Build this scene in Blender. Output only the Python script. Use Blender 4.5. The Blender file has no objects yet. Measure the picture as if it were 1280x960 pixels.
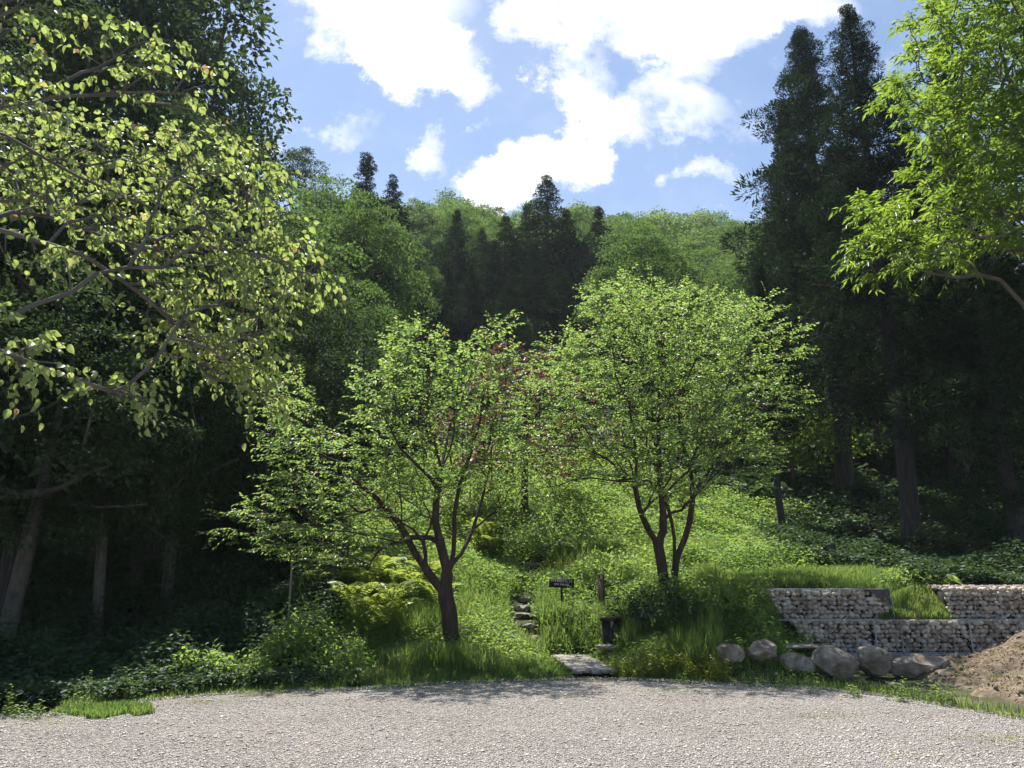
import bpy, math, random
import numpy as np
from mathutils import Vector

# ------------------------------------------------------------------ basics
scene = bpy.context.scene
COL = scene.collection
F = 961.0
PITCH = math.radians(14.0)
CAMZ = 1.55
CT, ST = math.cos(PITCH), math.sin(PITCH)


def at(px, py, Y):
    """photo pixel -> world point at forward distance Y"""
    u, v = (px - 640.0) / F, (480.0 - py) / F
    y, z = CT - v * ST, ST + v * CT
    return np.array([u / y * Y, Y, CAMZ + z / y * Y])


def R(seed):
    return np.random.default_rng(seed)


def lat(seed):
    return R(seed).random((64, 64))


_L = [lat(900 + i) for i in range(6)]


def noise2(x, y, scale=1.0, seed=0):
    g = _L[seed % 6]
    x = np.asarray(x, float) / scale + 17.3 * seed + 500
    y = np.asarray(y, float) / scale + 9.1 * seed + 500
    xi, yi = np.floor(x).astype(int), np.floor(y).astype(int)
    fx, fy = x - xi, y - yi
    fx, fy = fx * fx * (3 - 2 * fx), fy * fy * (3 - 2 * fy)
    a, b = g[xi % 64, yi % 64], g[(xi + 1) % 64, yi % 64]
    c, d = g[xi % 64, (yi + 1) % 64], g[(xi + 1) % 64, (yi + 1) % 64]
    return (a * (1 - fx) + b * fx) * (1 - fy) + (c * (1 - fx) + d * fx) * fy


# ------------------------------------------------------------------ terrain
UC = np.array([-1.2, -.65, -.4, -.2, -.08, .02, .065, .12, .20, .27, .315, .345, .40, .7, 1.3])
YR = np.array([-20, 12.0, 13.2, 14.05, 14.7, 16, 19, 22, 26, 35, 50, 70, 98, 120, 200], float)
ZG = np.array([
    [0] * 15,
    [0] * 15,
    [-.5, -.45, -.35, .05, .18, .02, .02, .08, .20, .40, .55, .20, .05, .05, .9],
    [-.5, -.45, -.25, .22, .45, .10, .12, .18, .50, .90, 1.15, .45, .12, .12, 1.2],
    [-.4, -.35, -.1, .45, .62, .22, .25, .32, .80, 1.15, 1.28, 1.26, 1.25, 1.27, 1.5],
    [0, 0, .15, .8, .95, .55, .62, .70, 1.10, 1.42, 1.50, 1.52, 1.45, 1.5, 1.7],
    [.6, .5, .8, 1.5, 1.8, 1.55, 1.62, 1.7, 1.85, 1.8, 1.8, 1.8, 1.75, 1.8, 2],
    [1.4, 1.4, 1.6, 2.7, 3.1, 3.1, 3.1, 3.0, 2.7, 2.5, 2.4, 2.3, 2.3, 2.3, 2.5],
    [2.5, 2.5, 2.7, 4.2, 5.0, 5.0, 4.9, 4.8, 4.2, 3.7, 3.4, 3.2, 3.1, 3.1, 3.3],
    [6, 6, 6.5, 8.4, 9.3, 9.4, 9.3, 9, 8.2, 7.0, 6.5, 6.2, 6, 6, 6],
    [15, 15, 15.5, 17, 18, 18, 18, 17.5, 16.5, 15.5, 15, 14, 13, 13, 13],
    [26.5, 26.5, 26.5, 27.5, 28.5, 28.5, 28.5, 28, 27.3, 27, 26.5, 26, 25, 24, 24],
    [43] * 8 + [42, 41.6, 41.6, 41.6, 41.6, 41.6, 41.6],
    [42] * 15,
    [25] * 15], float)

EDGE_PX = [(-700, 915), (-300, 902), (0, 893), (90, 892), (180, 873), (300, 864), (450, 859), (560, 852), (700, 847), (780, 847),
           (900, 854), (1000, 858), (1100, 868), (1180, 881), (1280, 899), (1500, 945)]


def _ground0(px, py):
    u, v = (px - 640.0) / F, (480.0 - py) / F
    y, z = CT - v * ST, ST + v * CT
    t = -CAMZ / z
    return u * t, y * t


_e = sorted(_ground0(*p) for p in EDGE_PX)
EX = np.array([a for a, b in _e]); EY = np.array([b for a, b in _e])


def edge_y(x):
    x = np.asarray(x, float)
    return np.interp(x, EX, EY) + .16 * (noise2(x, x * 0, .7, 1) - .5) + .10 * (noise2(x, x * 0, .23, 2) - .5)


def hgt(x, y):
    x = np.asarray(x, float); y = np.asarray(y, float)
    u = np.clip(x / np.maximum(y, 10.0), UC[0] + 1e-6, UC[-1] - 1e-6)
    yy = np.clip(y, YR[0], YR[-1] - 1e-6)
    i = np.clip(np.searchsorted(UC, u, side='right') - 1, 0, len(UC) - 2)
    j = np.clip(np.searchsorted(YR, yy, side='right') - 1, 0, len(YR) - 2)
    fu = (u - UC[i]) / (UC[i + 1] - UC[i]); fy = (yy - YR[j]) / (YR[j + 1] - YR[j])
    fu = fu * fu * (3 - 2 * fu)
    z = (ZG[j, i] * (1 - fu) + ZG[j, i + 1] * fu) * (1 - fy) + (ZG[j + 1, i] * (1 - fu) + ZG[j + 1, i + 1] * fu) * fy
    k = np.clip((y - edge_y(x) - .05) / .8, 0, 1)
    z = z * k - .03
    n = (noise2(x, y, 1.3, 3) - .5) * .16 + (noise2(x, y, 4.5, 4) - .5) * .3 * np.clip((y - 15) / 5, 0, 1) \
        + (noise2(x, y, 16, 5) - .5) * 3.0 * np.clip((y - 30) / 30, 0, 1)
    z = z + n * k
    # shallow ditch under the footbridge
    dx = np.abs(x - (1.33 + (13.3 - y) * .18)); m = np.clip((1.0 - dx) / .45, 0, 1) * np.clip((y - 12.9) / .4, 0, 1) * np.clip((16.0 - y) / .7, 0, 1)
    return z * (1 - m) + np.minimum(z, -.06) * m


def H(x, y):
    return float(hgt(np.array([x]), np.array([y]))[0])


def norm(a):
    return a / np.maximum(np.linalg.norm(a, axis=-1, keepdims=True), 1e-9)


# ------------------------------------------------------------------ object helpers
def make_mesh(name, V, faces, mats, mat_idx=None, smooth=False):
    """faces: int array (n,k) or list of such arrays"""
    if not isinstance(faces, list):
        faces = [faces]
    faces = [np.asarray(f, np.int32) for f in faces if len(f)]
    me = bpy.data.meshes.new(name)
    V = np.asarray(V, np.float32)
    me.vertices.add(len(V)); me.vertices.foreach_set('co', V.ravel())
    nl = sum(f.size for f in faces); nf = sum(len(f) for f in faces)
    me.loops.add(nl); me.polygons.add(nf)
    me.loops.foreach_set('vertex_index', np.concatenate([f.ravel() for f in faces]))
    tot = np.concatenate([np.full(len(f), f.shape[1], np.int32) for f in faces])
    st = np.concatenate([[0], np.cumsum(tot)[:-1]]).astype(np.int32)
    me.polygons.foreach_set('loop_start', st)
    me.polygons.foreach_set('loop_total', tot)
    if smooth:
        me.polygons.foreach_set('use_smooth', np.ones(nf, bool))
    if not isinstance(mats, (list, tuple)):
        mats = [mats]
    for m in mats:
        me.materials.append(m)
    if mat_idx is not None:
        me.polygons.foreach_set('material_index', np.asarray(mat_idx, np.int32))
    me.update(calc_edges=True)
    return me


def link(name, data, parent=None, loc=(0, 0, 0), rot=(0, 0, 0), scale=(1, 1, 1)):
    o = bpy.data.objects.new(name, data)
    COL.objects.link(o)
    o.location = loc; o.rotation_euler = rot; o.scale = scale
    if parent is not None:
        o.parent = parent
    return o


def tag(o, label=None, cat=None, group=None, kind=None):
    if label: o['label'] = label
    if cat: o['category'] = cat
    if group: o['group'] = group
    if kind: o['kind'] = kind
    return o


def copy_tree(o, parent=None):
    c = o.copy(); COL.objects.link(c)
    if parent is not None:
        c.parent = parent
    for ch in o.children:
        copy_tree(ch, c)
    return c


class MB:
    def __init__(s):
        s.V = []; s.F3 = []; s.F4 = []; s.n = 0

    def add(s, V, F):
        V = np.asarray(V, float); F = np.asarray(F, int)
        if len(F) == 0: return
        s.V.append(V)
        (s.F3 if F.shape[1] == 3 else s.F4).append(F + s.n)
        s.n += len(V)

    def box(s, c, size, rz=0, rx=0, ry=0):
        x, y, z = [d / 2 for d in size]
        V = np.array([[a * x, b * y, d * z] for a in (-1, 1) for b in (-1, 1) for d in (-1, 1)])
        V = rotv(V, rx, ry, rz) + np.array(c)
        s.add(V, [[0, 1, 3, 2], [4, 6, 7, 5], [0, 4, 5, 1], [2, 3, 7, 6], [0, 2, 6, 4], [1, 5, 7, 3]])

    def tube(s, P, r, n=6, cap=True):
        P = np.asarray(P, float); m = len(P)
        r = np.broadcast_to(np.asarray(r, float), (m,))
        T = norm(np.gradient(P, axis=0))
        ref = np.array([0, 1, 0.]) if abs(T[0][1]) < .8 else np.array([1., 0, 0])
        A = norm(np.cross(T, ref)); B = np.cross(T, A)
        th = np.linspace(0, 2 * np.pi, n, endpoint=False)
        V = P[:, None] + r[:, None, None] * (np.cos(th)[None, :, None] * A[:, None] + np.sin(th)[None, :, None] * B[:, None])
        V = V.reshape(-1, 3)
        i = np.arange(m - 1)[:, None] * n; j = np.arange(n)[None]; j2 = (j + 1) % n
        s.add(V, np.stack([i + j, i + j2, i + n + j2, i + n + j], -1).reshape(-1, 4))
        if cap:
            k = s.n
            c = np.vstack([V[-n:], P[-1:]])
            s.add(c, [[a, (a + 1) % n, n] for a in range(n)])
            c = np.vstack([V[:n], P[:1]])
            s.add(c, [[(a + 1) % n, a, n] for a in range(n)])

    def mesh(s, name, mat, smooth=False, off=None):
        V = np.vstack(s.V)
        if off is not None: V = V - np.asarray(off)
        fs = []
        if s.F3: fs.append(np.vstack(s.F3))
        if s.F4: fs.append(np.vstack(s.F4))
        return make_mesh(name, V, fs, mat, smooth=smooth)


def rotv(V, rx=0, ry=0, rz=0):
    cx, sx, cy, sy, cz, sz = math.cos(rx), math.sin(rx), math.cos(ry), math.sin(ry), math.cos(rz), math.sin(rz)
    Mx = np.array([[1, 0, 0], [0, cx, -sx], [0, sx, cx]])
    My = np.array([[cy, 0, sy], [0, 1, 0], [-sy, 0, cy]])
    Mz = np.array([[cz, -sz, 0], [sz, cz, 0], [0, 0, 1]])
    return np.asarray(V) @ (Mz @ My @ Mx).T


# ------------------------------------------------------------------ materials
def newmat(name):
    m = bpy.data.materials.new(name); m.use_nodes = True
    nt = m.node_tree; nt.nodes.clear()
    out = nt.nodes.new('ShaderNodeOutputMaterial')
    return m, nt, out


def ramp(nt, stops, fac=None, interp='LINEAR'):
    r = nt.nodes.new('ShaderNodeValToRGB'); cr = r.color_ramp; cr.interpolation = interp
    while len(cr.elements) > 1: cr.elements.remove(cr.elements[-1])
    cr.elements[0].position = stops[0][0]; cr.elements[0].color = (*stops[0][1], 1)
    for p, c in stops[1:]:
        e = cr.elements.new(p); e.color = (*c, 1)
    if fac is not None: nt.links.new(fac, r.inputs[0])
    return r


def mathn(nt, op, a, b=None, c=None, clamp=False):
    n = nt.nodes.new('ShaderNodeMath'); n.operation = op; n.use_clamp = clamp
    for i, v in enumerate((a, b, c)):
        if v is None: continue
        if isinstance(v, (int, float)): n.inputs[i].default_value = v
        else: nt.links.new(v, n.inputs[i])
    return n.outputs[0]


def vmath(nt, op, a, b=None):
    n = nt.nodes.new('ShaderNodeVectorMath'); n.operation = op
    for i, v in enumerate((a, b)):
        if v is None: continue
        if isinstance(v, (tuple, list)): n.inputs[i].default_value = v
        else: nt.links.new(v, n.inputs[i])
    return n.outputs['Value'] if op in ('LENGTH', 'DOT_PRODUCT', 'DISTANCE') else n.outputs['Vector']


def noise_tex(nt, scale, detail=2, vec=None, rough=.5):
    n = nt.nodes.new('ShaderNodeTexNoise'); n.inputs['Scale'].default_value = scale
    n.inputs['Detail'].default_value = detail; n.inputs['Roughness'].default_value = rough
    if vec is not None: nt.links.new(vec, n.inputs['Vector'])
    return n


def leafmat(name, stops, trans, tw=.45, gloss=.05, patch=None, rough=.35):
    """stops: leaf colour ramp by random per leaf; trans: transmitted-light colour ramp; patch: (scale, amount) spread by place"""
    m, nt, out = newmat(name)
    g = nt.nodes.new('ShaderNodeNewGeometry')
    rnd = g.outputs['Random Per Island']
    if patch:
        tc = nt.nodes.new('ShaderNodeTexCoord')
        n = noise_tex(nt, patch[0], 2, tc.outputs['Object'])
        k = mathn(nt, 'MULTIPLY_ADD', n.outputs['Fac'], 2.4, -.7, clamp=True)
        rnd = mathn(nt, 'ADD', mathn(nt, 'MULTIPLY', rnd, 1 - patch[1]), mathn(nt, 'MULTIPLY', k, patch[1]))
    c1 = ramp(nt, stops, rnd).outputs[0]
    c2 = ramp(nt, trans, rnd).outputs[0]
    d = nt.nodes.new('ShaderNodeBsdfDiffuse'); nt.links.new(c1, d.inputs[0])
    t = nt.nodes.new('ShaderNodeBsdfTranslucent'); nt.links.new(c2, t.inputs[0])
    mx = nt.nodes.new('ShaderNodeMixShader'); mx.inputs[0].default_value = tw
    nt.links.new(d.outputs[0], mx.inputs[1]); nt.links.new(t.outputs[0], mx.inputs[2])
    last = mx
    if gloss > 0:
        gl = nt.nodes.new('ShaderNodeBsdfAnisotropic'); gl.inputs['Roughness'].default_value = rough
        gl.inputs['Color'].default_value = (.9, .95, 1, 1)
        m2 = nt.nodes.new('ShaderNodeMixShader'); m2.inputs[0].default_value = gloss
        nt.links.new(mx.outputs[0], m2.inputs[1]); nt.links.new(gl.outputs[0], m2.inputs[2]); last = m2
    nt.links.new(last.outputs[0], out.inputs[0])
    return m


def surf(name, stops, scale=6, detail=5, rough=.85, bump=.3, bscale=None, stretch=None, island=0.0, spec=.3, coord='Object'):
    m, nt, out = newmat(name)
    p = nt.nodes.new('ShaderNodeBsdfPrincipled')
    tc = nt.nodes.new('ShaderNodeTexCoord'); vec = tc.outputs[coord]
    if stretch:
        mp = nt.nodes.new('ShaderNodeMapping'); mp.inputs['Scale'].default_value = stretch
        nt.links.new(vec, mp.inputs[0]); vec = mp.outputs[0]
    n = noise_tex(nt, scale, detail, vec, .6)
    f = mathn(nt, 'MULTIPLY_ADD', n.outputs['Fac'], 1.8, -.4, clamp=True)
    if island:
        g = nt.nodes.new('ShaderNodeNewGeometry')
        f = mathn(nt, 'ADD', mathn(nt, 'MULTIPLY', f, 1 - island), mathn(nt, 'MULTIPLY', g.outputs['Random Per Island'], island))
    nt.links.new(ramp(nt, stops, f).outputs[0], p.inputs['Base Color'])
    p.inputs['Roughness'].default_value = rough
    p.inputs['Specular IOR Level'].default_value = spec
    if bump:
        b = nt.nodes.new('ShaderNodeBump'); b.inputs['Strength'].default_value = bump; b.inputs['Distance'].default_value = .03
        n2 = noise_tex(nt, bscale or scale * 3, 4, vec)
        nt.links.new(n2.outputs['Fac'], b.inputs['Height']); nt.links.new(b.outputs[0], p.inputs['Normal'])
    nt.links.new(p.outputs[0], out.inputs[0])
    return m


M = {}
M['cherry_leaf'] = leafmat('cherry_leaf', [(0, (.05, .09, .03)), (.6, (.10, .145, .045)), (.96, (.13, .15, .06)), (1, (.15, .10, .07))],
                           [(0, (.20, .36, .07)), (.6, (.35, .53, .10)), (.96, (.50, .60, .15)), (1, (.42, .28, .16))], .52, .03)
M['near_leaf'] = leafmat('near_leaf', [(0, (.07, .105, .04)), (.85, (.12, .16, .06)), (.975, (.14, .15, .06)), (1, (.15, .09, .06))],
                         [(0, (.34, .46, .10)), (.85, (.47, .57, .14)), (.975, (.50, .50, .15)), (1, (.42, .22, .12))], .52, .035)
M['ash_leaf'] = leafmat('ash_leaf', [(0, (.045, .085, .018)), (1, (.09, .14, .028))], [(0, (.20, .36, .035)), (1, (.42, .56, .06))], .5, .02)
M['hill_leaf'] = leafmat('hill_leaf', [(0, (.03, .06, .02)), (1, (.08, .125, .036))], [(0, (.10, .20, .04)), (1, (.24, .37, .075))], .38, .015, rough=.5)
M['hill_leaf_pale'] = leafmat('hill_leaf_pale', [(0, (.045, .08, .03)), (1, (.105, .15, .052))], [(0, (.15, .26, .06)), (1, (.32, .43, .10))], .4, .015, rough=.5)
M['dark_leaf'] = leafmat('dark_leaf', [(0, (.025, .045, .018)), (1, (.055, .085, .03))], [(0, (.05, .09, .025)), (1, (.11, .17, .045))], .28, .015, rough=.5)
M['cedar_leaf'] = leafmat('cedar_leaf', [(0, (.012, .028, .016)), (.7, (.03, .055, .026)), (1, (.055, .065, .03))], [(0, (.015, .04, .01)), (1, (.05, .08, .02))], .16, .008, rough=.6)
M['maple_leaf'] = leafmat('maple_leaf', [(0, (.05, .025, .026)), (1, (.10, .055, .045))], [(0, (.16, .05, .045)), (1, (.26, .13, .08))], .4, .05)
M['herb'] = leafmat('herb', [(0, (.055, .10, .03)), (.5, (.115, .165, .052)), (1, (.17, .215, .075))],
                    [(0, (.18, .34, .06)), (.5, (.34, .51, .09)), (1, (.54, .64, .13))], .5, .02, (.45, .5), rough=.5)
M['fern_leaf'] = leafmat('fern_leaf', [(0, (.10, .14, .035)), (1, (.15, .19, .05))], [(0, (.34, .45, .07)), (1, (.50, .58, .11))], .45, .02)
M['grass'] = leafmat('grass', [(0, (.055, .095, .03)), (.7, (.10, .15, .045)), (.92, (.18, .19, .08)), (1, (.30, .26, .15))],
                     [(0, (.20, .36, .07)), (.7, (.37, .51, .10)), (1, (.54, .54, .18))], .45, .02, (.8, .5), rough=.5)
M['weed_yellow'] = leafmat('weed_yellow', [(0, (.10, .14, .02)), (1, (.20, .21, .03))], [(0, (.36, .46, .04)), (1, (.60, .60, .05))], .4, .03)
M['bark_dark'] = surf('bark_dark', [(0, (.022, .014, .012)), (.6, (.055, .036, .032)), (1, (.10, .075, .066))], 9, 5, .9, .6, 30, (1, 1, .3))
M['bark_cedar'] = surf('bark_cedar', [(0, (.025, .022, .022)), (.6, (.062, .055, .055)), (1, (.12, .108, .105))], 7, 5, .95, .7, 20, (2.5, 2.5, .18))
M['bark_grey'] = surf('bark_grey', [(0, (.05, .045, .04)), (1, (.16, .145, .125))], 5, 5, .9, .5, 20, (1, 1, .4))
M['soil'] = surf('soil', [(0, (.028, .032, .014)), (.5, (.05, .055, .022)), (1, (.085, .075, .04))], 1.2, 8, 1, .8, 9)
M['boulder'] = surf('boulder', [(0, (.06, .05, .035)), (.3, (.16, .125, .095)), (.6, (.27, .23, .19)), (1, (.46, .41, .36))], 4.5, 9, .92, 1.0, 14)
M['slab_stone'] = surf('slab_stone', [(0, (.12, .10, .085)), (.5, (.24, .21, .18)), (1, (.36, .33, .30))], 5, 8, .95, .8, 16)
M['step_stone'] = surf('step_stone', [(0, (.07, .065, .055)), (1, (.27, .25, .21))], 6, 6, .95, .8, 20)
M['cobble'] = surf('cobble', [(0, (.16, .12, .09)), (.2, (.31, .24, .18)), (.5, (.42, .355, .29)), (.8, (.52, .47, .40)), (.93, (.60, .54, .47)), (1, (.34, .17, .08))],
                   6, 4, .85, .3, 30, island=.8)
M['wire'] = surf('wire', [(0, (.24, .25, .26)), (1, (.48, .49, .5))], 20, 2, .5, 0)
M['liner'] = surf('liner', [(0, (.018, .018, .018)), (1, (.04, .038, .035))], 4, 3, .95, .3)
M['plank'] = surf('plank', [(0, (.13, .11, .095)), (.5, (.30, .27, .24)), (1, (.46, .43, .40))], 5, 7, .85, .5, 18, (6, .6, 6), island=.35)
M['black_wood'] = surf('black_wood', [(0, (.010, .009, .011)), (1, (.026, .023, .026))], 8, 4, .75, .2)
M['brown_wood'] = surf('brown_wood', [(0, (.08, .05, .03)), (1, (.22, .15, .09))], 8, 5, .8, .4, 20, (4, 4, .4))
M['brown_dark'] = surf('brown_dark', [(0, (.02, .014, .012)), (1, (.05, .034, .026))], 8, 5, .8, .4, 20, (4, 4, .4))
M['white_paint'] = surf('white_paint', [(0, (.55, .55, .53)), (1, (.8, .8, .78))], 30, 2, .6, 0)
M['dirt'] = surf('dirt', [(0, (.05, .038, .025)), (.4, (.12, .09, .064)), (.7, (.19, .15, .11)), (1, (.32, .27, .21))], 6, 10, 1, 1.0, 18)
M['stake'] = surf('stake', [(0, (.16, .14, .10)), (1, (.30, .27, .2))], 10, 3, .9, .2)
M['pebble'] = surf('pebble', [(0, (.12, .105, .09)), (.22, (.29, .26, .235)), (.55, (.48, .44, .405)), (.85, (.60, .56, .52)), (1, (.70, .67, .63))],
                   .7, 4, .9, 0, island=.62, spec=.2)
M['dead_leaf'] = leafmat('dead_leaf', [(0, (.18, .11, .06)), (1, (.34, .26, .17))], [(0, (.2, .12, .05)), (1, (.3, .2, .1))], .2, .02)


def gravel_mat():
    m, nt, out = newmat('gravel_bed')
    p = nt.nodes.new('ShaderNodeBsdfPrincipled'); p.inputs['Roughness'].default_value = .95; p.inputs['Specular IOR Level'].default_value = .15
    tc = nt.nodes.new('ShaderNodeTexCoord')
    v = nt.nodes.new('ShaderNodeTexVoronoi'); v.inputs['Scale'].default_value = 62; nt.links.new(tc.outputs['Object'], v.inputs['Vector'])
    sep = nt.nodes.new('ShaderNodeSeparateColor'); nt.links.new(v.outputs['Color'], sep.inputs[0])
    big = noise_tex(nt, .9, 4, tc.outputs['Object'])
    f = mathn(nt, 'ADD', mathn(nt, 'MULTIPLY', sep.outputs[0], .75), mathn(nt, 'MULTIPLY', big.outputs['Fac'], .3))
    r = ramp(nt, [(0, (.13, .11, .095)), (.35, (.29, .26, .235)), (.7, (.43, .395, .36)), (1, (.56, .525, .49))], f)
    edge = ramp(nt, [(0, (1, 1, 1)), (.5, (1, 1, 1)), (.85, (.35, .33, .31))], mathn(nt, 'MULTIPLY', v.outputs['Distance'], 1.15))
    mx = nt.nodes.new('ShaderNodeMix'); mx.data_type = 'RGBA'; mx.blend_type = 'MULTIPLY'; mx.inputs[0].default_value = 1
    nt.links.new(r.outputs[0], mx.inputs[6]); nt.links.new(edge.outputs[0], mx.inputs[7])
    nt.links.new(mx.outputs[2], p.inputs['Base Color'])
    b = nt.nodes.new('ShaderNodeBump'); b.inputs['Strength'].default_value = 1; b.inputs['Distance'].default_value = .02; b.invert = True
    nt.links.new(v.outputs['Distance'], b.inputs['Height']); nt.links.new(b.outputs[0], p.inputs['Normal'])
    nt.links.new(p.outputs[0], out.inputs[0])
    return m


M['gravel_bed'] = gravel_mat()

# ------------------------------------------------------------------ leaves


def leaf_quads(P, D, N, L, W, fold=.18):
    """pointed leaf, four vertices folded along the midrib: (n,4,3) verts + tris"""
    n = len(P); D = norm(D); S = norm(np.cross(D, N)); N = np.cross(S, D)
    L = np.broadcast_to(np.asarray(L, float), (n,))[:, None]; W = np.broadcast_to(np.asarray(W, float), (n,))[:, None]
    mid = P + D * L * .42
    V = np.stack([P, mid + S * W * .5 + N * W * fold, P + D * L - N * L * .12, mid - S * W * .5 + N * W * fold], 1).reshape(-1, 3)
    b = np.arange(n)[:, None] * 4
    Fc = np.concatenate([b + np.array([[0, 1, 2]]), b + np.array([[0, 2, 3]])], 0)
    return V, Fc


def leaf_full(P, D, N, L, W, curl=.25, fold=.22):
    """ovate leaf with pointed tip, folded and curled: ten vertices"""
    n = len(P); D = norm(D); S = norm(np.cross(D, N)); N = np.cross(S, D)
    L = np.broadcast_to(np.asarray(L, float), (n,))[:, None]; W = np.broadcast_to(np.asarray(W, float), (n,))[:, None]
    ts = [0, .12, .38, .68, .88, 1.0]; ws = [0, .33, .5, .40, .15, 0]
    vs = []
    for t, w in zip(ts, ws):
        c = P + D * L * t - N * L * curl * t * t
        if w == 0:
            vs.append(c)
        else:
            vs += [c + S * W * w + N * W * w * fold * 2, c, c - S * W * w + N * W * w * fold * 2]
    V = np.stack(vs, 1)  # 0 | 1 2 3 | 4 5 6 | 7 8 9 | 10 11 12 | 13
    k = V.shape[1]
    V = V.reshape(-1, 3); b = np.arange(n)[:, None] * k
    T = [[0, 1, 2], [0, 2, 3], [10, 13, 11], [11, 13, 12]]
    Q = [[1, 4, 5, 2], [2, 5, 6, 3], [4, 7, 8, 5], [5, 8, 9, 6], [7, 10, 11, 8], [8, 11, 12, 9]]
    F3 = np.concatenate([b + np.array([t]) for t in T]); F4 = np.concatenate([b + np.array([q]) for q in Q])
    return V, [F3, F4]


def join_leaves(parts):
    Vs, f3, f4, n = [], [], [], 0
    for V, Fc in parts:
        for f in (Fc if isinstance(Fc, list) else [Fc]):
            (f3 if f.shape[1] == 3 else f4).append(f + n)
        Vs.append(V); n += len(V)
    out = []
    if f3: out.append(np.vstack(f3))
    if f4: out.append(np.vstack(f4))
    return np.vstack(Vs), out


# ------------------------------------------------------------------ branching tree grown towards target points
class Skel:
    def __init__(s):
        s.P = []; s.par = []; s.len = []

    def add(s, p, par):
        s.P.append(np.asarray(p, float)); s.par.append(par)
        s.len.append(0 if par < 0 else s.len[par] + np.linalg.norm(s.P[-1] - s.P[par]))
        return len(s.P) - 1

    def chain(s, pts, par=-1, sub=3, jit=.0, rng=None):
        """smooth chain through pts; returns index of each given point"""
        out = []
        for q in pts:
            q = np.asarray(q, float)
            if par < 0:
                par = s.add(q, -1); out.append(par); continue
            a = s.P[par]
            gp = s.P[s.par[par]] if s.par[par] >= 0 else a - (q - a)
            d0 = norm(a - gp); Ld = np.linalg.norm(q - a)
            for k in range(1, sub + 1):
                t = k / sub
                p = a + (q - a) * t + d0 * Ld * .22 * t * (1 - t) * (1 - t) * 2
                if jit and k < sub: p = p + rng.normal(0, jit, 3)
                par = s.add(p, par)
            out.append(par)
        return out

    def grow(s, targets, rng, wlen=.25, jit=.03, sub=4, sag=0.0, wturn=.5, first=1):
        targets = np.asarray(targets)
        base = s.P[0]
        tips = []
        order = np.argsort(np.linalg.norm(targets - base, axis=1) + rng.normal(0, .15, len(targets)))
        P = np.array(s.P); Ln = np.array(s.len); par = list(s.par)
        nodes = [p for p in P]
        for ti in order:
            t = targets[ti]
            P = np.array(s.P); Ln = np.array(s.len)
            d = t - P; dist = np.linalg.norm(d, axis=1)
            pp = np.array(s.par); dirp = P - P[np.maximum(pp, 0)]
            turn = 1 - np.sum(norm(dirp) * norm(d), axis=1)
            below = np.clip(P[:, 2] - t[2], 0, None)
            cost = dist * (1 + wturn * turn) + wlen * Ln + below * .8
            cost[:first] += 99
            i = int(np.argmin(cost))
            a = s.P[i]; Ld = dist[i]
            dd = norm(dirp[i]) if pp[i] >= 0 else np.array([0, 0, 1.])
            n = max(2, min(sub, int(Ld / .25) + 1))
            prev = i
            for k in range(1, n + 1):
                q = k / n
                p = a + (t - a) * q + dd * Ld * .5 * q * (1 - q) ** 2 - np.array([0, 0, sag * Ld * 4 * q * (1 - q) * .25])
                if k < n: p = p + rng.normal(0, jit, 3)
                prev = s.add(p, prev)
            tips.append(prev)
        return tips

    def radii(s, R0, tip=.004, expo=.5):
        n = len(s.P); cnt = np.zeros(n); child = np.zeros(n, int)
        for i in range(n):
            if s.par[i] >= 0: child[s.par[i]] += 1
        for i in range(n - 1, -1, -1):
            if child[i] == 0: cnt[i] += 1
            cnt[i] += .0
            if s.par[i] >= 0: cnt[s.par[i]] += cnt[i]
        ln = np.array(s.len)
        r = R0 * (cnt / cnt[0]) ** expo * (1 - .25 * ln / ln.max())
        if getattr(s, 'cap', None):
            P = np.array(s.P); far = np.linalg.norm(P[:, :2] - P[0, :2], axis=1) > 1.0
            r = np.where(far, np.minimum(r, s.cap * (r / (r + s.cap)) * 1.6), r)
        return np.maximum(r, tip)

    def mesh(s, name, R0, mat, off, tip=.004, n=7, expo=.5, flare=1.35):
        P = np.array(s.P); r = s.radii(R0, tip, expo); par = np.array(s.par)
        e = np.where(par >= 0)[0]
        A, B = P[par[e]], P[e]
        ra = np.minimum(r[par[e]], r[e] * 1.35); rb = r[e]
        root = par[e] == 0
        ra[root] = r[0] * flare
        T = norm(B - A)
        gp = par[par[e]]
        Ta = np.where((gp >= 0)[:, None], norm(norm(P[par[e]] - P[np.maximum(gp, 0)]) + T), T)
        ref = np.array([.13, 1., .21]); ref = ref / np.linalg.norm(ref)

        def ring(C, T, rr):
            A1 = norm(np.cross(T, ref)); B1 = np.cross(T, A1)
            th = np.linspace(0, 2 * np.pi, n, endpoint=False)
            return C[:, None] + rr[:, None, None] * (np.cos(th)[None, :, None] * A1[:, None] + np.sin(th)[None, :, None] * B1[:, None])
        # end ring direction: average with the heaviest child
        best = {}
        for i in e:
            p = par[i]
            if p not in best or r[i] > r[best[p]]: best[p] = i
        Tb = T.copy()
        for k, i in enumerate(e):
            if i in best: Tb[k] = norm(T[k] + norm(P[best[i]] - P[i]))
        # the heaviest child starts from exactly this ring
        rs = ra.copy()
        for k, i in enumerate(e):
            if best.get(par[i]) == i and par[i] != 0: rs[k] = r[par[i]]
            elif par[i] != 0: rs[k] = min(r[par[i]] * .9, r[i] * 1.5)
        R1 = ring(A, np.where((gp >= 0)[:, None], Ta, T), rs); R2 = ring(B, Tb, rb)
        V = np.concatenate([R1, R2], 1).reshape(-1, 3)
        b = np.arange(len(e))[:, None, None] * 2 * n
        j = np.arange(n); j2 = (j + 1) % n
        q = np.stack([j, j2, j2 + n, j + n], -1)[None]
        Fq = (b + q).reshape(-1, 4)
        return make_mesh(name, V - off, Fq, mat, smooth=True)


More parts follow.
